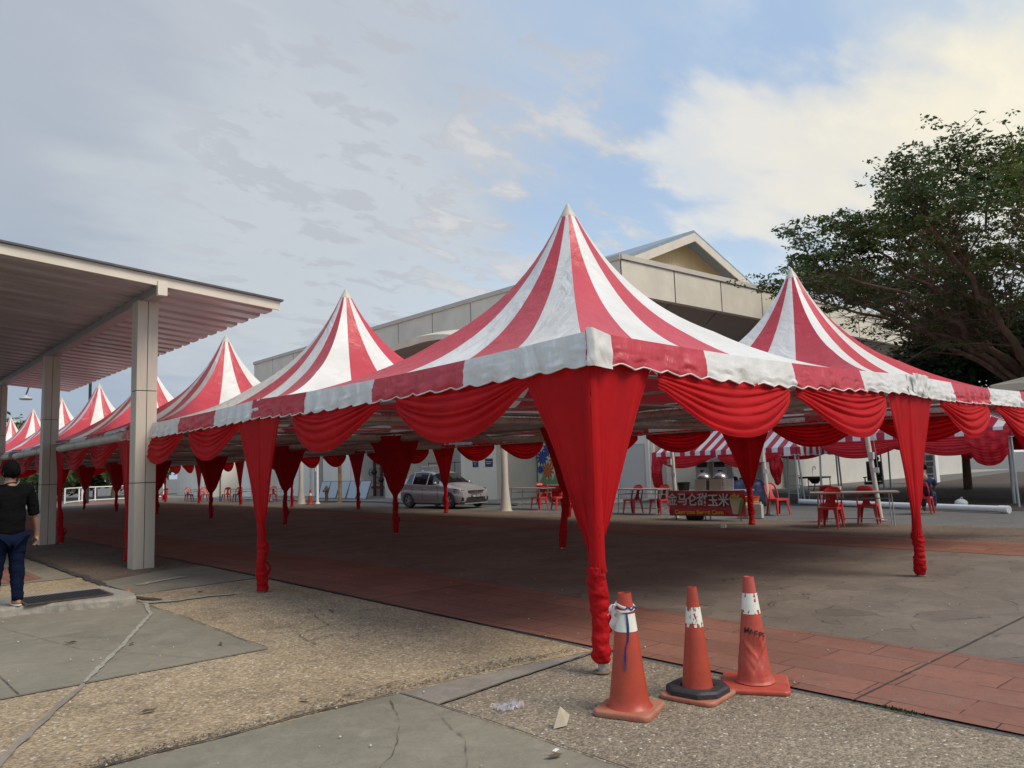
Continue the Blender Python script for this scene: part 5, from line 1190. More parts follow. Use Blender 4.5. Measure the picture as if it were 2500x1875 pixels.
# cone one : thick, taped, with blue ribbon
t = thing('traffic_cone', 'orange traffic cone with full white band and blue ribbon, nearest the corner pole', 'traffic cone', (-.555, -.73, .012), R(20), 'orange traffic cones')
pr = cone_prof(.122, .043, .735)
b = cone_base(.375, .035); b.build('base', M_conebase, t, 50)
b = MB(); b.lathe(pr, 56, caps=False); b.build('cone_body', M_cone, t, 60)
band(pr, .50, .61, 0, 0).build('reflective_band', M_tape, t, 180)
b = MB(); rs = random.Random(3)
for k in range(3):
    pts = []
    for i in range(33): a = 2*PI*i/32; z_ = .655-.012*k+.018*math.sin(a+k*1.3); r = rad_at(pr, z_)+.006; pts.append((r*math.cos(a), r*math.sin(a), z_))
    b.tube(pts, .008, 6)
def rag(u, v): return (-.055-.05*v*math.cos(u*2), .05+.03*u+.02*v, .66-.16*v*(.6+.4*u)+.015*math.sin(u*9+v*7))
b.grid(lambda u, v: (-.052-.035*math.sin(PI*v)+.02*u-.01*math.sin(v*9), .035+.045*u+.01*math.sin(v*11), .665-.17*v*(.5+.5*u)), 6, 10)
b.grid(lambda u, v: (-.03-.045*v, .045+.05*u*v, .665+.015*math.sin(u*6)-.06*v*u), 6, 8); b.build('torn_tape', mat('red_white_tape', (.70, .60, .56), .5, var=.2, vs=12, c2=(.45, .05, .05), c2at=(.58, .62)), t, 60)
b = MB(); aa = R(-155); pts = []
for i in range(14):
    z_ = .64-.028*i; r = rad_at(pr, z_)+.006; a = aa+.10*math.sin(i*.45)-.012*i*(1 if i > 7 else 0); pts.append(Vector((r*math.cos(a), r*math.sin(a), z_)))
for p, q in zip(pts[:-1], pts[1:]): b.bar(p, q+(q-p)*.12, .016 if p.z > .35 else .012, .002)
pts = []
for i in range(12): a = aa+i*.12; z_ = .645+.008*math.sin(i); r = rad_at(pr, z_)+.014; pts.append((r*math.cos(a), r*math.sin(a), z_))
b.tube(pts, .006, 6); b.build('ribbon', M_blue, t)
# cone two : slim with black rubber weight
t = thing('traffic_cone', 'slim orange traffic cone with a black rubber weight ring, middle of three', 'traffic cone', (0, -.86, .012), R(8), 'orange traffic cones')
pr = cone_prof(.098, .030, .715); cone_base(.40, .028, .06).build('base', M_conebase, t, 50)
b = MB(); b.lathe(pr, 56, caps=False); b.build('cone_body', M_cone, t, 60); band(pr, .455, .585, 1, 4, holes=.20).build('reflective_band', M_tape, t, 180)
b = MB(); oc = [(math.cos(R(a))*.205, math.sin(R(a))*.205) for a in (22, 68, 112, 158, 202, 248, 292, 338)]; n = 8; ic = [(math.cos(R(a))*.118, math.sin(R(a))*.118) for a in range(0, 360, 9)]
vs = []
outer = []
for i in range(40): 
    a = R(i*9); k = max(abs(math.cos(a)), abs(math.sin(a)), abs(math.cos(a-PI/4))*.93, abs(math.sin(a-PI/4))*.93); outer.append((.182/k*math.cos(a), .182/k*math.sin(a)))
rings = [[(x*1.03, y*1.03, .030) for x, y in outer], [(x*1.03, y*1.03, .058) for x, y in outer], [(x*.97, y*.97, .072) for x, y in outer], [(x*.66, y*.66, .074) for x, y in outer], [(.113*math.cos(R(i*9)), .113*math.sin(R(i*9)), .066) for i in range(40)], [(.113*math.cos(R(i*9)), .113*math.sin(R(i*9)), .032) for i in range(40)]]
for r_ in rings: vs += r_
b.add(vs, [(j*40+i, j*40+(i+1) % 40, (j+1)*40+(i+1) % 40, (j+1)*40+i) for j in range(5) for i in range(40)]); b.build('rubber_weight', M_rubber, t, 35)
# cone three : dented with stencil
pass
t = thing('traffic_cone', 'dented faded orange traffic cone with black stencilled letters, right of three', 'traffic cone', (.45, -1.02, .012), R(32), 'orange traffic cones')
pr = cone_prof(.112, .035, .745); cone_base(.45, .03, .05).build('base', M_cone2, t, 50); b = cone_base(.445, .012, .05); b.build('rubber_foot', M_rubber, t, 50)
b = MB(); cd = R(180+42-32+10)          # side facing the camera
def c3(u, v):
    k = v*(len(pr)-3); i = min(int(k), len(pr)-4); f_ = k-i; r = pr[i][0]*(1-f_)+pr[i+1][0]*f_; z_ = pr[i][1]*(1-f_)+pr[i+1][1]*f_
    a = 2*PI*u; da = math.atan2(math.sin(a-cd), math.cos(a-cd)); 
    if z_ < .40:
        w_ = math.exp(-((z_-.235)/.085)**2)*math.exp(-(da/.75)**2); r -= .034*w_
        r += .010*math.exp(-((z_-.20-abs(da)*.10)/.018)**2)*math.exp(-(da/1.3)**2)-.008*math.exp(-((z_-.12-abs(da+.3)*.12)/.02)**2)*math.exp(-(da/1.2)**2)
        r += .004*mnoise.noise(Vector((math.cos(a)*3, math.sin(a)*3, z_*14)))
    return (r*math.cos(a), r*math.sin(a), z_)
b.grid(c3, 96, 60); b.lathe([(.035, .742), (.028, .745), (.024, .71)], 40, caps=False); b.build('cone_body', M_cone2, t, 180)
band(pr, .495, .635, 1, 9, holes=.34).build('reflective_band', M_tape, t, 180)
M_stencil = mat('stencil_black', (.03, .012, .010), .7, c2=(.35, .05, .03), c2at=(.52, .56), vs=60)
for i, ch in enumerate('MAEPS'):
    a = cd-.80+.40*i; z_ = .385-.010*i; r = rad_at(pr, z_)+.0025
    text_mesh('stencil_letter', ch, .060, M_stencil, t, (r*math.cos(a), r*math.sin(a), z_), (R(82), 0, a+PI/2), .0008, 1, .0006)
# far cone
t = thing('traffic_cone', 'small distant orange traffic cone in front of the leaning pale panels', 'traffic cone', (13.89, 31.97, .012), 0, 'orange traffic cones')
pr = cone_prof(.13, .035, .74); cone_base(.40, .03).build('base', M_cone, t, 50); b = MB(); b.lathe(pr, 24, caps=False); b.build('cone_body', M_cone, t, 60); band(pr, .44, .56, 0, 0).build('reflective_band', M_tape, t, 180)

# ------------------------------------------------------------------ things by the hall wall
t = thing('leaning_panels', 'row of pale framed panels leaning low against the hall wall', 'panels', (18.6, 37.4, 0), 0)
for k in range(5):
    b = MB(); y = -2.9+k*1.16; Rm = Matrix.Rotation(R(18), 3, 'Y'); b.box((-.12, y, .52), (.03, 1.12, 1.05), rot=Rm); f_ = b.build('panel', M_panel, t)
    b = MB()
    for dy in (-.56, .56): b.bar((-.32, y+dy, .02), (.06, y+dy, 1.04), .03, .05)
    for a_, z_ in ((-.31, .03), (.05, 1.03)): b.bar((a_, y-.56, z_), (a_, y+.56, z_), .04, .04)
    b.build('frame', M_darksteel, f_)
t = thing('lamp_pole', 'white pole with small arm and box right of the far traffic cone', 'pole', (14.51, 32.4, 0)); b = MB(); b.lathe([(.14, 0), (.12, .05), (.065, .12), (.06, 3.2)], 12); b.build('pole', M_white, t, 50); b = MB(); b.tube([(0, 0, 2.2), (-.2, .9, 2.5)], .03, 6); b.box((-.05, .08, 1.75), (.12, .14, .18)); b.build('arm', M_white, t)
t = thing('fire_hydrant', 'small brown fire hydrant in front of the leaning panels', 'hydrant', (15.45, 33.2, 0)); b = MB(); b.lathe([(.16, 0), (.16, .03), (.09, .05), (.085, .55), (.12, .57), (.13, .72), (.10, .80), (.04, .86), (.03, .90)], 14); b.build('barrel', M_hydrant, t, 40); b = MB(); b.tube([(0, -.2, .66), (0, .2, .66)], .06, 10); b.tube([(-.2, 0, .62), (0, 0, .62)], .065, 10); b.build('outlet', M_hydrant, t, 50)
t = thing('rusty_pole', 'rusty yellow post in front of the leaning pale panels', 'pole', (15.69, 32.2, 0)); b = MB(); b.tube([(0, 0, 0), (0, 0, 4.5)], .095, 14); b.lathe([(.2, 0), (.18, .03)], 12); b.build('pole', M_rust, t, 60)
t = thing('fire_pipework', 'dark red fire main pipes with valve wheels in the wall recess', 'pipework', (21.4, 37.2, 0))
b = MB()
for y in (-.5, .1, .9): b.tube([(0, y, 0), (0, y, 3.6)], .10, 12); b.lathe([(.16, 0), (.16, .04)], 12, (0, y, .6)); b.lathe([(.16, 0), (.16, .04)], 12, (0, y, 1.7))
b.tube([(0, -1.2, .55), (0, 1.5, .55)], .07, 10); b.tube([(0, -.5, 2.6), (0, 1.2, 2.6)], .06, 10); b.build('pipe', M_redpipe, t, 50)
for y, z_ in ((-.5, 1.3), (.1, 2.2), (.1, 1.0), (.9, 1.5)): b = MB(); b.tube([(-.28, y+.2*math.cos(a*PI/8), z_+.2*math.sin(a*PI/8)) for a in range(17)], .02, 6); b.tube([(0, y, z_), (-.28, y, z_)], .025, 6); b.ball((0, y, z_), .17); b.build('valve_wheel', M_black, t, 60)
t = thing('metal_frame_rack', 'thin steel frame rack behind the silver car', 'rack', (20.8, 30.2, 0)); b = MB()
for y in (-2.4, -1.2, 0, 1.2): b.tube([(0, y, 0), (0, y, 2.3 if y < -2 else 1.95)], .025, 6)
for z_ in (1.1, 1.9): b.tube([(0, -2.4, z_), (0, 1.2, z_)], .02, 6)
b.build('frame', M_darksteel, t, 60)
t = thing('gate', 'white barred gate left of the silver car', 'gate', (20.6, 30.9, 0)); b = MB()
for k in range(9): b.box((0, -.9+k*.22, .9), (.03, .03, 1.7))
for z_ in (.1, 1.75): b.box((0, 0, z_), (.04, 1.9, .05))
b.build('bars', M_white, t)
b = MB(); b.box((0, 0, 0), (.03, .7, 1.0)); tag(b.build('red_notice', M_redplastic, None, loc=(17.9, 56.6, 2.9)), 'small red notice on the distant white wall', 'sign')
t = thing('electric_post', 'thin dark post with meter boxes and wires in front of the distant white wall', 'post', (13.9, 43.9, 0)); b = MB(); b.tube([(0, 0, 0), (0, 0, 3)], .04, 8); b.build('pole', M_darksteel, t, 60); b = MB(); b.box((-.05, .1, 1.9), (.12, .2, .3)); b.box((-.05, -.1, 1.6), (.12, .16, .2)); b.build('meter_box', M_darksteel, t)
t = thing('black_cable', 'black power cable lying along the road in front of the hall', 'cable', (16, 28, .02)); b = MB(); pts = [(math.sin(k*.5)*.35+.10*(k-15)*-.5*.3, -9+k*.75, .012) for k in range(34)]; b.tube(pts, .022, 6); b.build('cable', M_black, t, 180)
# railing, street lamps, far building, trees on the left
t = thing('railing', 'white tubular railing in front of the distant palms', 'railing', (11.0, 61.0, 0))
b = MB()
rail = [(-2.9, -4), (-1.4, -1.2), (0, .2), (2.6, .6), (5.2, 1.0)]
for z_ in (.08, 1.05): b.tube([(x, y, z_) for x, y in rail], .045, 8)
b.build('rail', M_white, t, 60)
for x, y in rail: b = MB(); b.tube([(x, y, 0), (x, y, 1.05)], .06, 8); b.build('post', M_white, t, 60)
b = MB(); b.tube([(0, 0, 0), (0, 0, 3.4)], .09, 10); b.lathe([(.16, 0), (.14, .1)], 12); tag(b.build('white_pole', M_white, None, 50, loc=(9.9, 60.2, 0)), 'plain white pole at the corner of the distant railing', 'pole')
t = thing('street_lamp', 'street lamp with curved arm hanging between the left walkway columns', 'street lamp', (6.8, 54.6, 0)); b = MB(); b.tube([(0, 0, 0), (0, 0, 7.8)], [.09, .06], 10)
b.build('pole', M_white, t, 60); b = MB(); b.tube([(0, 0, 7.7), (-.35, .3, 8.1), (-.9, .8, 8.15), (-1.3, 1.1, 7.9), (-1.42, 1.2, 7.4)], .05, 8); b.build('arm', M_darksteel, t, 60); b = MB(); b.lathe([(.05, .25), (.12, .12), (.38, .06), (.40, 0), (.33, -.08)], 16, (-1.42, 1.2, 7.15)); b.build('lamp_head', M_wallgrey, t, 50)
b = MB(); b.tube([(0, 0, 0), (0, 0, 9.5)], .10, 10); tag(b.build('dark_pole', M_black, None, 60, loc=(9.1, 55.2, 0)), 'thin black pole rising behind the left marquee peaks', 'pole')
t = thing('far_building', 'distant low white roofed building at the left edge', 'building', (-2, 118, 0)); b = MB(); b.bb((-30, 0, 0), (16, 20, 8.2)); b.build('wall', M_wallgrey, t); b = MB(); b.bb((-31, -1, 8.2), (17, 21, 9.8)); b.build('roof', M_white, t); b = MB()
for k in range(9): b.bb((-28+k*4.5, -.06, 3), (-25.5+k*4.5, 0, 6))
b.build('window', M_dark, t)

def leaves(centres, per, spread, size, rs, flat=.5, jitter=.6):
    """real leaf-sized faces round the given centres"""
    c = np.repeat(np.array(centres), per, axis=0); n = len(c)
    off = rs.normal(size=(n, 3))*spread; off[:, 2] *= flat; p = c+off
    d = rs.normal(size=(n, 3)); d[:, 2] *= .5; d /= np.linalg.norm(d, axis=1)[:, None]
    e = rs.normal(size=(n, 3)); e[:, 2] += .9; e = np.cross(d, e); e /= np.linalg.norm(e, axis=1)[:, None]
    s_ = size*(1+jitter*(rs.rand(n)-.5))[:, None]
    v = np.stack([p-d*s_*.5, p+e*s_*.22, p+d*s_*.5, p-e*s_*.22], 1).reshape(-1, 3)
    return v, n
def leaf_mesh(name, sets, mats, parent):
    V = []; MI = []; n = 0
    for (v, k), mi in sets: V.append(v); MI += [mi]*k; n += k
    V = np.concatenate(V); me = bpy.data.meshes.new(name)
    me.vertices.add(len(V)); me.vertices.foreach_set('co', V.ravel()); me.loops.add(4*n); me.loops.foreach_set('vertex_index', np.arange(4*n)); me.polygons.add(n)
    me.polygons.foreach_set('loop_start', np.arange(n)*4); me.polygons.foreach_set('loop_total', np.full(n, 4)); me.polygons.foreach_set('material_index', MI)
    for m in mats: me.materials.append(m)
    me.update(); me.validate(); o = bpy.data.objects.new(name, me); col.objects.link(o); o.parent = parent; return o
def big_tree():
    rs = np.random.RandomState(12); t = thing('spreading_tree', 'large spreading flat crowned tree at the right behind the stalls', 'tree', (28.8, 3.3, 0))
    tr = MB(); br = MB(); C = []; CY = []
    fork = Vector((-.5, .4, 3.2)); tr.tube([(0, 0, 0), (-.15, .1, 1.5), fork*.98, fork+Vector((-.2, .2, .8))], [.62, .50, .50, .40], 14)
    nl = 38; RM = 9.5
    for i in range(nl):
        az = i*2.39996+rs.uniform(-.15, .15); rr_ = RM*math.sqrt((i+2.2)/(nl+1.6)); q_ = rr_/RM
        if i % 2: rr_ = RM*rs.uniform(.86, 1.0); q_ = rr_/RM
        tip = Vector((math.cos(az)*rr_, math.sin(az)*rr_, 11.5-2.5*q_**2.2+rs.uniform(-.6, .3)))
        if i % 4 == 1: tip.z -= 1.3
        P0 = fork+Vector((rs.uniform(-.3, .3), rs.uniform(-.3, .3), rs.uniform(.0, .9))); mid = P0.lerp(tip, .42)+Vector((0, 0, 1.0))
        def bz(s_): return P0*(1-s_)**2+mid*2*s_*(1-s_)+tip*s_*s_
        pts = [bz(k/11)+Vector(rs.normal(size=3)*.09*(k > 0)) for k in range(12)]; r_ = rs.uniform(.09, .19)
        tr.tube(pts, [r_*(1-.88*(k/11)**.8)+.010 for k in range(12)], 7)
        for j in range(17):
            s_ = .25+.75*(j+rs.rand())/17; q = bz(min(s_, 1)); tan = (bz(min(1, s_+.05))-bz(s_-.05)).normalized()
            side = Vector(rs.normal(size=3)); side.z = abs(side.z)*.35+.05; side = (side-tan*side.dot(tan)).normalized()
            ln = rs.uniform(1.4, 3.0)*(1.15-.55*s_); hd = Vector((tan.x, tan.y, tan.z*.35)); e = q+(hd*.85+side*.8).normalized()*ln; e.z += .15
            m_ = q.lerp(e, .5)+Vector((0, 0, .10)); br.tube([q, m_, e], [.034, .022, .008], 4)
            for k in range(12):
                s2 = .15+.95*rs.rand(); c = q.lerp(e, s2)+Vector(rs.normal(size=3)*np.array([.38, .38, .16])); c.z += .06; a0 = q.lerp(e, min(1, s2*.8)); br.tube([a0, c], [.012, .005], 3, caps=False)
                if s_ < .5 and rs.rand() < .45: continue
                if c.z < 10.0-.020*(c.x**2+c.y**2) and rs.rand() < .80: continue
                C.append(tuple(c))
                for _ in range(2):
                    c2 = c+Vector(rs.normal(size=3)*np.array([.34, .34, .11])); br.tube([c, c2], [.007, .004], 3, caps=False); C.append(tuple(c2))
    # ragged sprays standing above the crown
    for (a0, a1, n_) in (((-1.4, 1.4, 11.0), (-2.3, 2.3, 13.2), 260), ((.5, -.3, 11.2), (.9, -1.4, 13.3), 300), ((-.3, .2, 11.0), (-.6, .4, 12.8), 240), ((-3.2, 2.6, 11), (-4.2, 3.6, 11.8), 140)):
        a0, a1 = Vector(a0), Vector(a1); br.tube([a0-Vector((-.5, -.3, 1.2)), a0, a0.lerp(a1, .6)+Vector((.15, .1, 0)), a1], [.05, .035, .022, .008], 5)
        for k in range(n_):
            base = a0.lerp(a1, rs.rand()); c = base+Vector(rs.normal(size=3)*np.array([.75, .75, .38])); C.append(tuple(c))
            if k % 3 == 0: br.tube([base, base.lerp(c, .6)+Vector((0, 0, .05)), c], [.018, .010, .004], 3, caps=False)
    tr.build('trunk', M_bark, t, 60); br.build('branches', M_bark, t)
    leaf_mesh('crown', [(leaves(C, 12, .13, .175, rs, .42), 0)], [M_leafA], t)
    return t
big_tree()
def blob_tree(name, label, loc, rad, ncl, per, size, mats, trunk_r=.18, base=1.5, seed=1, group=None, spread=.25):
    rs = np.random.RandomState(seed); t = thing(name, label, 'tree', loc, 0, group); b = MB(); cz = base+rad[2]; b.tube([(0, 0, 0), (.1, 0, base), (0, .1, cz)], [trunk_r, trunk_r*.8, trunk_r*.3], 8); C = []
    for k in range(26): 
        d = Vector(rs.normal(size=3)).normalized(); e = Vector((d.x*rad[0]*.8, d.y*rad[1]*.8, cz+d.z*rad[2]*.8)); b.tube([(0, 0, base+rs.rand()*rad[2]*.8), e], [trunk_r*.3, .01], 4)
    lob = [Vector(rs.normal(size=3)).normalized()*rs.uniform(.35, .75) for _ in range(14)]
    while len(C) < ncl:
        l = lob[rs.randint(14)]; d = Vector(rs.normal(size=3)).normalized()*rs.uniform(.55, 1)**.4*.40; p = l+d
        if p.length < 1.05: C.append((p.x*rad[0], p.y*rad[1], cz+p.z*rad[2]))
    b.build('trunk', M_bark, t, 60); leaf_mesh('crown', [(leaves(C, per, spread, size, rs, .7), 0)], mats, t); return t
blob_tree('dense_tree', 'dense dark green tree below the spreading tree at right', (31.5, 7.6, 0), (3.6, 3.4, 3.1), 2600, 8, .26, [M_leafB], seed=5, base=2.2, spread=.22)
blob_tree('dense_tree', 'dark leafy tree at the far right edge behind the beige stall roof', (30.2, 2.2, 0), (3.4, 3.2, 3.4), 2200, 8, .24, [M_leafB], seed=6, base=1.6, spread=.22)
for i, (x, y, rx, rz_, m) in enumerate([(9, 70, 3.2, 2.6, 1), (13.5, 72, 3.4, 2.9, 0), (18, 74, 3.4, 2.6, 1), (23, 70, 3.5, 3.0, 0), (5.5, 78, 4, 3.2, 0), (10.5, 80, 4.5, 3.6, 1), (-2, 80, 4.5, 3.4, 1)]):
    blob_tree('green_tree', ['distant bushy tree behind the white railing, first from the left', 'distant bright green tree behind the railing between two drapes', 'distant dark tree right of the palms', 'distant tree at the end of the hall wall', 'far rounded tree behind the second walkway column', 'far tall tree above the palms', 'far tree behind the walking person'][i], (x, y, 0), (rx, rx, rz_), 700, 7, .55, [M_leafC if m else M_leafA], seed=20+i, base=.3, group='trees beyond the railing', spread=.42)
def palm(x, y, h, seed, lab):
    rs = random.Random(seed); t = thing('palm_tree', lab, 'palm', (x, y, 0), 0, 'palms beyond the railing'); b = MB(); b.tube([(0, 0, 0), (.1, 0, h*.5), (0, 0, h)], [.2, .16, .14], 8); b.build('trunk', M_bark, t, 60); b = MB()
    for k in range(15):
        a = k*2.4+rs.random(); L_ = rs.uniform(1.8, 2.6); pts = []
        for i in range(9): s_ = i/8; pts.append(Vector((math.cos(a)*L_*s_, math.sin(a)*L_*s_, h+.9*math.sin(s_*2.2)*.9-1.5*s_*s_)))
        b.tube(pts, [.03*(1-i/9)+.006 for i in range(9)], 4)
        sd_ = Vector((-math.sin(a), math.cos(a), 0))
        for i in range(1, 8):
            for q in range(3):
                p = pts[i].lerp(pts[i+1], q/3)
                for s2 in (-1, 1): e = p+sd_*s2*.55*(1-.4*i/8)+Vector((math.cos(a)*.25, math.sin(a)*.25, -.28)); w_ = Vector((math.cos(a), math.sin(a), 0))*.04; b.add([p-w_, p+w_, e], [(0, 1, 2)])
    b.build('fronds', M_leafC, t)
palm(11.2, 65.5, 2.6, 1, 'distant palm left of the pair behind the railing'); palm(13.6, 66.5, 2.9, 2, 'distant palm right of the pair behind the railing'); palm(8.0, 64, 2.4, 3, 'distant palm at the left end of the railing')

# ------------------------------------------------------------------ car
def make_car():
    t = thing('hatchback_car', 'silver brown hatchback parked in front of the hall, facing right', 'car', (14.5, 21.55, .012), R(-86))
    # local X forward, Y left
    ST = [(1.93, .30, .56, .62, .50, .40), (1.90, .24, .66, .71, .66, .52), (1.78, .20, .74, .79, .76, .60), (1.50, .18, .80, .875, .80, .66), (1.10, .18, .86, .945, .82, .70), (.86, .18, .90, .995, .825, .72),
          (.60, .18, .915, 1.16, .83, .66), (.20, .18, .925, 1.385, .83, .60), (-.08, .18, .935, 1.475, .83, .585), (-.14, .18, .937, 1.487, .83, .58), (-.60, .18, .955, 1.51, .83, .575), (-1.02, .18, .975, 1.495, .83, .565), (-1.08, .18, .978, 1.49, .83, .56), (-1.45, .19, 1.00, 1.41, .82, .53),
          (-1.62, .20, 1.01, 1.33, .80, .52), (-1.80, .22, .99, 1.08, .78, .60), (-1.88, .26, .93, .97, .74, .62), (-1.94, .32, .74, .78, .62, .55)]
    def sec(s_):
        x, zl, zb, zt, w_, wr = s_; zt = max(zt, zb+.03)
        return [(x, 0, zl), (x, w_*.80, zl), (x, w_*.955, zl+.05), (x, w_, zl+(zb-zl)*.30), (x, w_*1.005, zl+(zb-zl)*.62), (x, w_*.985, zb-.04), (x, w_*.955, zb), (x, wr+(w_*.955-wr)*.12, zt-.06 if zt-zb > .15 else zb+.4*(zt-zb)), (x, wr*.93, zt-.012), (x, wr*.5, zt+.008), (x, 0, zt+.014)]
    S_ = [sec(s_) for s_ in ST]; n = len(S_[0]); body = MB(); side = MB(); ws = MB(); rw = MB()
    for sg in (1, -1):
        for i in range(len(S_)-1):
            for j in range(n-1):
                q = [S_[i][j], S_[i+1][j], S_[i+1][j+1], S_[i][j+1]]; q = [(a, b_*sg, c) for a, b_, c in q]; f_ = (0, 1, 2, 3) if sg < 0 else (3, 2, 1, 0)
                xm = (ST[i][0]+ST[i+1][0])/2
                if j == 6 and .62 > xm > -1.5 and not (-.14 <= xm <= -.08) and not (-1.08 <= xm <= -1.02): side.add(q, [f_])
                elif j >= 7 and .2 < xm < .86 or (j >= 7 and .0 < xm < .2 and False): ws.add(q, [f_])
                elif j >= 7 and -1.80 < xm < -1.62: rw.add(q, [f_])
                else: body.add(q, [f_])
        body.add([(a, b_*sg, c) for a, b_, c in S_[0]], [tuple(range(n))[::(1 if sg < 0 else -1)]]); body.add([(a, b_*sg, c) for a, b_, c in S_[-1]], [tuple(range(n))[::(-1 if sg < 0 else 1)]])
    bo = body.build('body', M_carpaint, t, 35)
    import bmesh
    bm = bmesh.new(); bm.from_mesh(bo.data); bmesh.ops.remove_doubles(bm, verts=bm.verts, dist=.0005); bm.to_mesh(bo.data); bm.free()
    bo.data.polygons.foreach_set('use_smooth', [True]*len(bo.data.polygons)); bo.data.set_sharp_from_angle(angle=R(32))
    side.build('side_window', M_glassdark, t, 30); ws.build('windscreen', M_glassdark, t, 180); rw.build('rear_window', M_glassdark, t, 180)
    for sg in (1, -1):
        for x, wx in ((1.24, .835), (-1.26, .83)):
            b = MB(); P = [(x+.355*math.cos(k*PI/12), sg*(wx-.005), .31+.355*math.sin(k*PI/12)) for k in range(-2, 15)]; b.add(P+[(p[0], p[1]-sg*.2, p[2]) for p in P], [tuple(range(17))[::sg], ]); b.build('wheel_arch', M_dark, t)
            b = MB(); 
            prf = [(.20, -.09), (.29, -.095), (.312, -.07), (.315, 0), (.312, .07), (.29, .095), (.21, .09)]
            vs = []; N = 30
            for r, o_ in prf:
                for k in range(N): a = 2*PI*k/N; vs.append((x+r*math.cos(a), sg*(wx-.085)+o_, .315+r*math.sin(a)))
            b.add(vs, [(i*N+k, i*N+(k+1) % N, (i+1)*N+(k+1) % N, (i+1)*N+k) for i in range(len(prf)-1) for k in range(N)]); w_ = b.build('wheel', M_black, t, 40)
            b = MB(); yf = sg*(wx-.085+.075)
            b.tube([(x+.205*math.cos(k*PI/12), yf, .315+.205*math.sin(k*PI/12)) for k in range(25)], .014, 6)
            for k in range(10): a = 2*PI*k/10+(.12 if k % 2 else -.12); b.bar((x+.03*math.cos(a), yf, .315+.03*math.sin(a)), (x+.2*math.cos(2*PI*(k//2)/5+(.16 if k % 2 else -.16)), yf, .315+.2*math.sin(2*PI*(k//2)/5+(.16 if k % 2 else -.16))), .022, .022)
            b.ball((x, yf, .315), .045, sc=(1, .4, 1)); b.build('rim', M_steel, w_, 60)
            b = MB(); b.lathe([(.20, 0), (.0, .001)], 24, m=0); 
        # door gaps and handles
        b = MB()
        for x in (.60, -.36, -1.03):
            b.tube([(x+.02, sg*.829, .34), (x, sg*.836, .62), (x-.01, sg*.822, .90)], .005, 4)
        b.tube([(.60, sg*.829, .34), (-1.0, sg*.829, .34)], .005, 4); b.build('door_gap', M_dark, t)
        for x in (-.18, -.92): b = MB(); b.ball((x, sg*.842, .80), .05, sc=(1.7, .35, .35)); b.build('door_handle', M_chrome, t, 60)
        b = MB(); b.ball((.58, sg*.92, 1.0), .09, sc=(.75, 1.15, .8)); b.bar((.60, sg*.80, .94), (.58, sg*.90, .97), .04, .03); b.build('mirror', M_carpaint, t, 60)
        b = MB(); b.add([(1.50, sg*.800, .80), (1.83, sg*.66, .755), (1.895, sg*.42, .70), (1.905, sg*.40, .655), (1.80, sg*.70, .665), (1.58, sg*.802, .70)], [(0, 1, 2, 3, 4, 5)[::sg]]); 
        vs = [(p[0]+.02, p[1]*1.02, p[2]) for p in b.v]; b.v = vs; hl = b.build('headlight', M_dark, t)
        b = MB(); b.tube([(1.56, sg*.826, .79), (1.84, sg*.69, .745), (1.925, sg*.43, .69)], .010, 5); b.tube([(1.62, sg*.828, .715), (1.82, sg*.725, .68), (1.93, sg*.42, .665)], .008, 5); b.ball((1.80, sg*.71, .715), .035); b.build('lamp_lens', M_lamp, hl, 60)
        b = MB(); b.box((1.86, sg*.60, .37), (.10, .17, .14), rz=sg*-.3); b.build('fog_lamp', M_dark, t); b = MB(); b.bar((1.87, sg*.68, .28), (1.925, sg*.45, .27), .03, .03); b.build('chrome_trim', M_chrome, t)
        b = MB(); b.box((-1.82, sg*.70, .86), (.22, .16, .20)); b.build('tail_light', M_redplastic, t)
    b = MB(); b.add([(1.935, -.42, .70), (1.935, .42, .70), (1.95, .36, .60), (1.95, -.36, .60)], [(0, 1, 2, 3)]); b.v = [(x+.01, y, z) for x, y, z in b.v]; b.build('grille', M_dark, t)
    b = MB(); b.tube([(1.90, -.44, .70), (1.955, -.30, .61), (1.965, 0, .595), (1.955, .30, .61), (1.90, .44, .70)], .014, 6); b.build('grille_trim', M_chrome, t, 60)
    b = MB(); b.tube([(1.965, .075*math.cos(k*PI/10), .655+.04*math.sin(k*PI/10)) for k in range(21)], .007, 5); b.bar((1.965, -.05, .63), (1.965, .05, .68), .01, .01); b.build('badge', M_chrome, t, 60)
    b = MB(); b.add([(1.955, -.46, .44), (1.955, .46, .44), (1.945, .56, .24), (1.945, -.56, .24)], [(0, 1, 2, 3)]); b.build('lower_intake', M_dark, t)
    b = MB(); b.bar((1.95, -.60, .20), (1.95, .60, .20), .03, .035); b.build('bumper_lip', M_steel, t)
    b = MB(); b.box((1.965, 0, .475), (.012, .48, .12)); pl = b.build('number_plate', M_black, t); text_mesh('plate_lettering', 'VBS 3735', .105, M_paper, pl, (1.974, 0, .475), (R(90), 0, R(90)), .001, 1, .001)
    b = MB(); b.ball((-1.3, 0, 1.49), .05, sc=(2, .5, 1)); b.build('roof_fin', M_white, t, 60)
    b = MB(); b.box((0, 0, .22), (3.3, 1.5, .12)); b.build('underbody', M_dark, t)
    b = MB(); b.bar((-1.58, -.50, 1.375), (-1.58, .50, 1.375), .16, .03); b.build('spoiler', M_carpaint, t)
    return t
make_car()

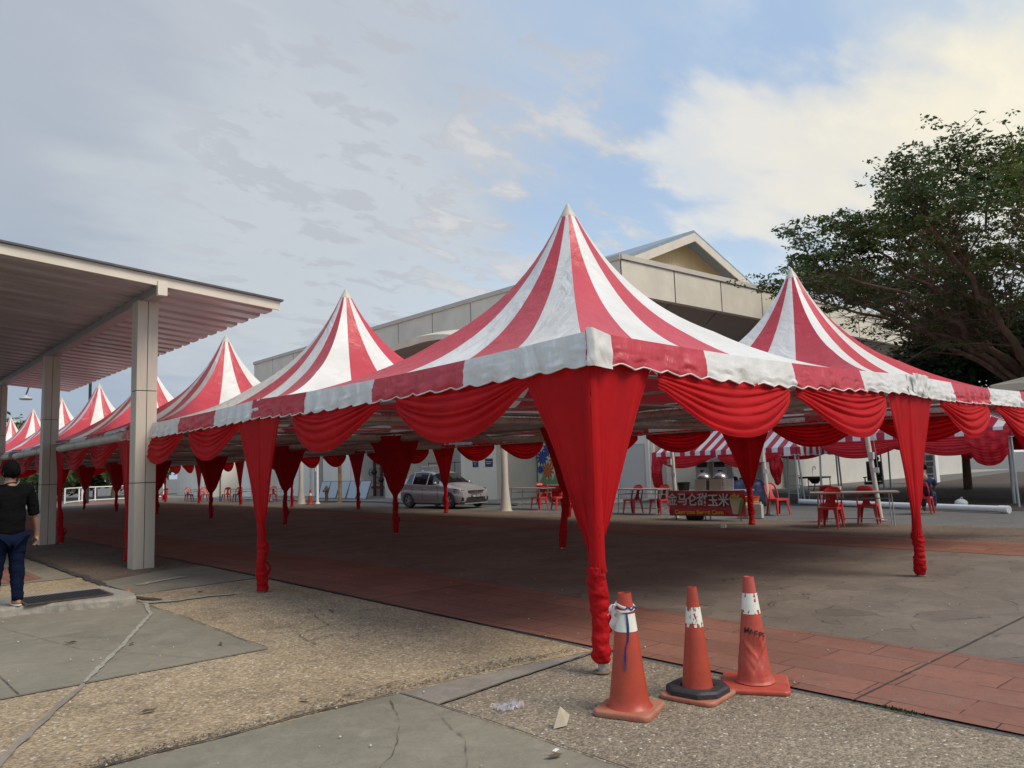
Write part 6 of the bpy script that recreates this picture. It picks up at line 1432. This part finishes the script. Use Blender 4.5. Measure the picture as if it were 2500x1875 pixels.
# ------------------------------------------------------------------ walking person
def skin(name, chains, m, parent, sub=2, loc=(0, 0, 0), cr=0):
    """chains: list of lists of (x,y,z,rx[,ry]); points with the same coordinates are shared; first point is the root"""
    V = []; idx = {}; E = []
    for ch in chains:
        pv = None
        for p in ch:
            k = tuple(round(c, 4) for c in p[:3])
            if k not in idx: idx[k] = len(V); V.append(p)
            i = idx[k]
            if pv is not None and pv != i: E.append((pv, i))
            pv = i
    me = bpy.data.meshes.new(name); me.from_pydata([v[:3] for v in V], E, []); o = bpy.data.objects.new(name, me); col.objects.link(o)
    o.modifiers.new('s', 'SKIN'); md = o.modifiers.new('d', 'SUBSURF'); md.levels = md.render_levels = sub
    sv = me.skin_vertices[0].data
    for i, v in enumerate(V): sv[i].radius = (v[3], v[4] if len(v) > 4 else v[3]); sv[i].use_root = (i == 0)
    dg = bpy.context.evaluated_depsgraph_get(); nm = bpy.data.meshes.new_from_object(o.evaluated_get(dg)); bpy.data.objects.remove(o)
    nm.materials.clear(); nm.materials.append(m); nm.polygons.foreach_set('use_smooth', [True]*len(nm.polygons)); nm.polygons.foreach_set('material_index', [0]*len(nm.polygons))
    if cr:
        for v in nm.vertices:
            p = v.co; k = mnoise.noise(Vector((p.x*7, p.y*7, p.z*11)))*.011+mnoise.noise(Vector((p.x*16+3, p.y*16, p.z*30)))*.005; v.co = p+v.normal*k*cr
    q = bpy.data.objects.new(name, nm); col.objects.link(q); q.parent = parent; q.location = loc; return q
P = thing('person', 'man seen from behind in black shirt, dark jeans and tan shoes walking past the columns', 'person', (-2.77, 7.02, .115), R(8)); P.scale = (.94, .94, .99)
# local: +Y is the walking direction (away), +X to his right
arm = [(.20, 0, 1.40, .055), (.245, -.005, 1.28, .048), (.275, -.015, 1.12, .040), (.315, .01, .98, .034), (.335, .035, .88, .026), (.34, .04, .835, .030, .018), (.34, .042, .79, .036, .016)]
arml = [(-.20, 0, 1.40, .055), (-.25, -.03, 1.28, .048), (-.27, -.07, 1.12, .040), (-.28, -.02, .98, .034), (-.27, .05, .88, .026), (-.265, .07, .80, .034, .016)]
spine = [(0, 0, .92, .14, .10), (0, 0, 1.08, .13, .09), (0, 0, 1.24, .155, .10), (0, 0, 1.37, .15, .085), (0, 0, 1.45, .062, .062), (.003, .005, 1.51, .054, .056), (.006, .012, 1.565, .070, .082), (.008, .018, 1.63, .080, .096), (.008, .012, 1.69, .060, .072)]
legr = [(0, 0, .92, .14, .10), (.095, 0, .84, .095), (.10, .01, .50, .062), (.105, -.03, .30, .054), (.10, -.07, .09, .040)]
legl = [(0, 0, .92, .14, .10), (-.095, 0, .84, .095), (-.10, .06, .50, .062), (-.10, .12, .30, .054), (-.105, .14, .09, .040)]
fing = []
for k, (dx, L_) in enumerate(((.0, .075), (.012, .085), (.022, .080), (.034, .062))):
    hy = .042-.02*k+.03; fing.append([(.34, .042, .79, .036, .016), (.335+.004*k, .075-.022*k, .765, .0095), (.330, .078-.022*k, .735, .0088), (.318, .074-.022*k, .712, .0080), (.303, .068-.022*k, .700, .0065)])
fing.append([(.34, .04, .835, .030, .018), (.325, .085, .80, .011), (.315, .100, .775, .0095), (.308, .104, .752, .008)])
fingl = [[(-.265, .07, .80, .034, .016), (-.262, .10-.02*k, .765, .009), (-.258, .10-.02*k, .73, .0085), (-.248, .095-.02*k, .705, .007)] for k in range(4)]
skin('body', [spine, [(0, 0, 1.37, .15, .085)]+arm, [(0, 0, 1.37, .15, .085)]+arml, legr, legl]+fing+fingl, M_skin, P)
b = MB(); b.ball((.090, .0, 1.615), .030, sc=(.4, .8, 1.2)); b.ball((-.076, .0, 1.615), .030, sc=(.4, .8, 1.2)); b.build('ears', M_skin, P, 180)
b = MB(); b.ball((.045, .115, 1.60), .020, sc=(.8, 1.3, 1.1)); b.build('nose', M_skin, P, 180)
def hairf(u, v):
    a = 2*PI*u; el = -PI/2+PI*v
    front = max(0, math.sin(a)); low = 1.30-1.15*front**.5+.08*math.sin(9*a)
    el = -low+ (PI/2+low)*v; r = 1+.12*mnoise.noise(Vector((math.cos(a)*3, math.sin(a)*3, v*4)))+.06*mnoise.noise(Vector((math.cos(a)*12, math.sin(a)*12, v*14)))-.10*max(0, .25-v)*4*.5
    return (.006+.102*r*math.cos(el)*math.cos(a), .006+.118*r*math.cos(el)*math.sin(a), 1.640+.118*r*math.sin(el))
b = MB(); b.grid(hairf, 72, 40); b.build('hair', M_hair, P, 180)
b = MB(); b.ball((.02, .085, 1.545), .05, sc=(1.0, .7, .9)); b.build('beard', M_hair, P, 180)
shirt = [[(0, 0, .80, .190, .150), (0, 0, .95, .205, .160), (0, 0, 1.10, .200, .155), (0, 0, 1.25, .205, .150), (0, 0, 1.37, .185, .125), (0, -.005, 1.44, .090, .085), (0, 0, 1.485, .078, .078)],
         [(0, 0, 1.37, .185, .125), (.205, 0, 1.395, .088), (.25, -.005, 1.27, .082), (.282, -.015, 1.11, .072), (.290, -.013, 1.07, .070)], [(0, 0, 1.37, .185, .125), (-.205, 0, 1.395, .088), (-.255, -.03, 1.27, .080), (-.278, -.07, 1.09, .070)]]
skin('shirt', shirt, M_shirt, P, 4, cr=1.2)
skin('trousers', [[(0, 0, .90, .175, .135), (.10, 0, .80, .125), (.105, .008, .50, .095), (.11, -.03, .30, .083), (.105, -.07, .10, .072), (.105, -.075, .05, .070)], [(0, 0, .90, .175, .135), (-.10, 0, .80, .125), (-.105, .06, .50, .095), (-.105, .12, .30, .083), (-.11, .14, .09, .072)]], M_jeans, P, 4, cr=1.3)
for sx, y0 in ((.105, -.07), (-.11, .14)):
    b = MB(); b.ball((sx, y0+.045, .045), .055, 14, 10, sc=(.82, 2.5, .85)); sh = b.build('shoe', M_shoe, P, 180)
    b = MB(); b.ball((sx, y0+.045, .014), .055, 14, 8, sc=(.90, 2.62, .25)); b.build('sole', M_paper, sh, 180)
# seated person deep in the shade, mostly hidden by the right leg drape
P2 = thing('person', 'seated person in dark clothes mostly hidden behind the right leg drape', 'person', (16.9, 3.9, .02), R(-80))
skin('body', [[(0, 0, .50, .13, .11), (0, -.02, .70, .13, .10), (0, 0, .90, .16, .10), (0, .04, 1.02, .06), (0, .08, 1.12, .08, .09), (0, .09, 1.2, .07)], [(0, 0, .90, .16, .10), (.2, .03, .88, .06), (.24, .12, .68, .05), (.15, .32, .62, .04)], [(0, 0, .90, .16, .10), (-.2, .03, .88, .06), (-.24, .12, .68, .05), (-.15, .32, .62, .04)], [(0, 0, .50, .13, .11), (.1, .1, .50, .09), (.12, .42, .50, .07), (.12, .44, .10, .05), (.12, .54, .05, .04)], [(0, 0, .50, .13, .11), (-.1, .1, .50, .09), (-.12, .42, .50, .07), (-.12, .44, .10, .05), (-.12, .54, .05, .04)]], M_skin, P2)
skin('clothing', [[(0, 0, .50, .16, .14), (0, -.02, .70, .16, .13), (0, 0, .90, .18, .12), (0, .03, .99, .09)], [(0, 0, .90, .18, .12), (.21, .03, .88, .08), (.25, .12, .70, .07)], [(0, 0, .90, .18, .12), (-.21, .03, .88, .08), (-.25, .12, .70, .07)], [(0, 0, .50, .16, .14), (.1, .1, .50, .11), (.12, .42, .50, .09), (.12, .44, .14, .07)], [(0, 0, .50, .16, .14), (-.1, .1, .50, .11), (-.12, .42, .50, .09), (-.12, .44, .14, .07)]], M_tarp, P2)
b = MB(); b.ball((0, .08, 1.19), .1, sc=(1, 1.05, .9)); b.build('hair', M_hair, P2, 180)
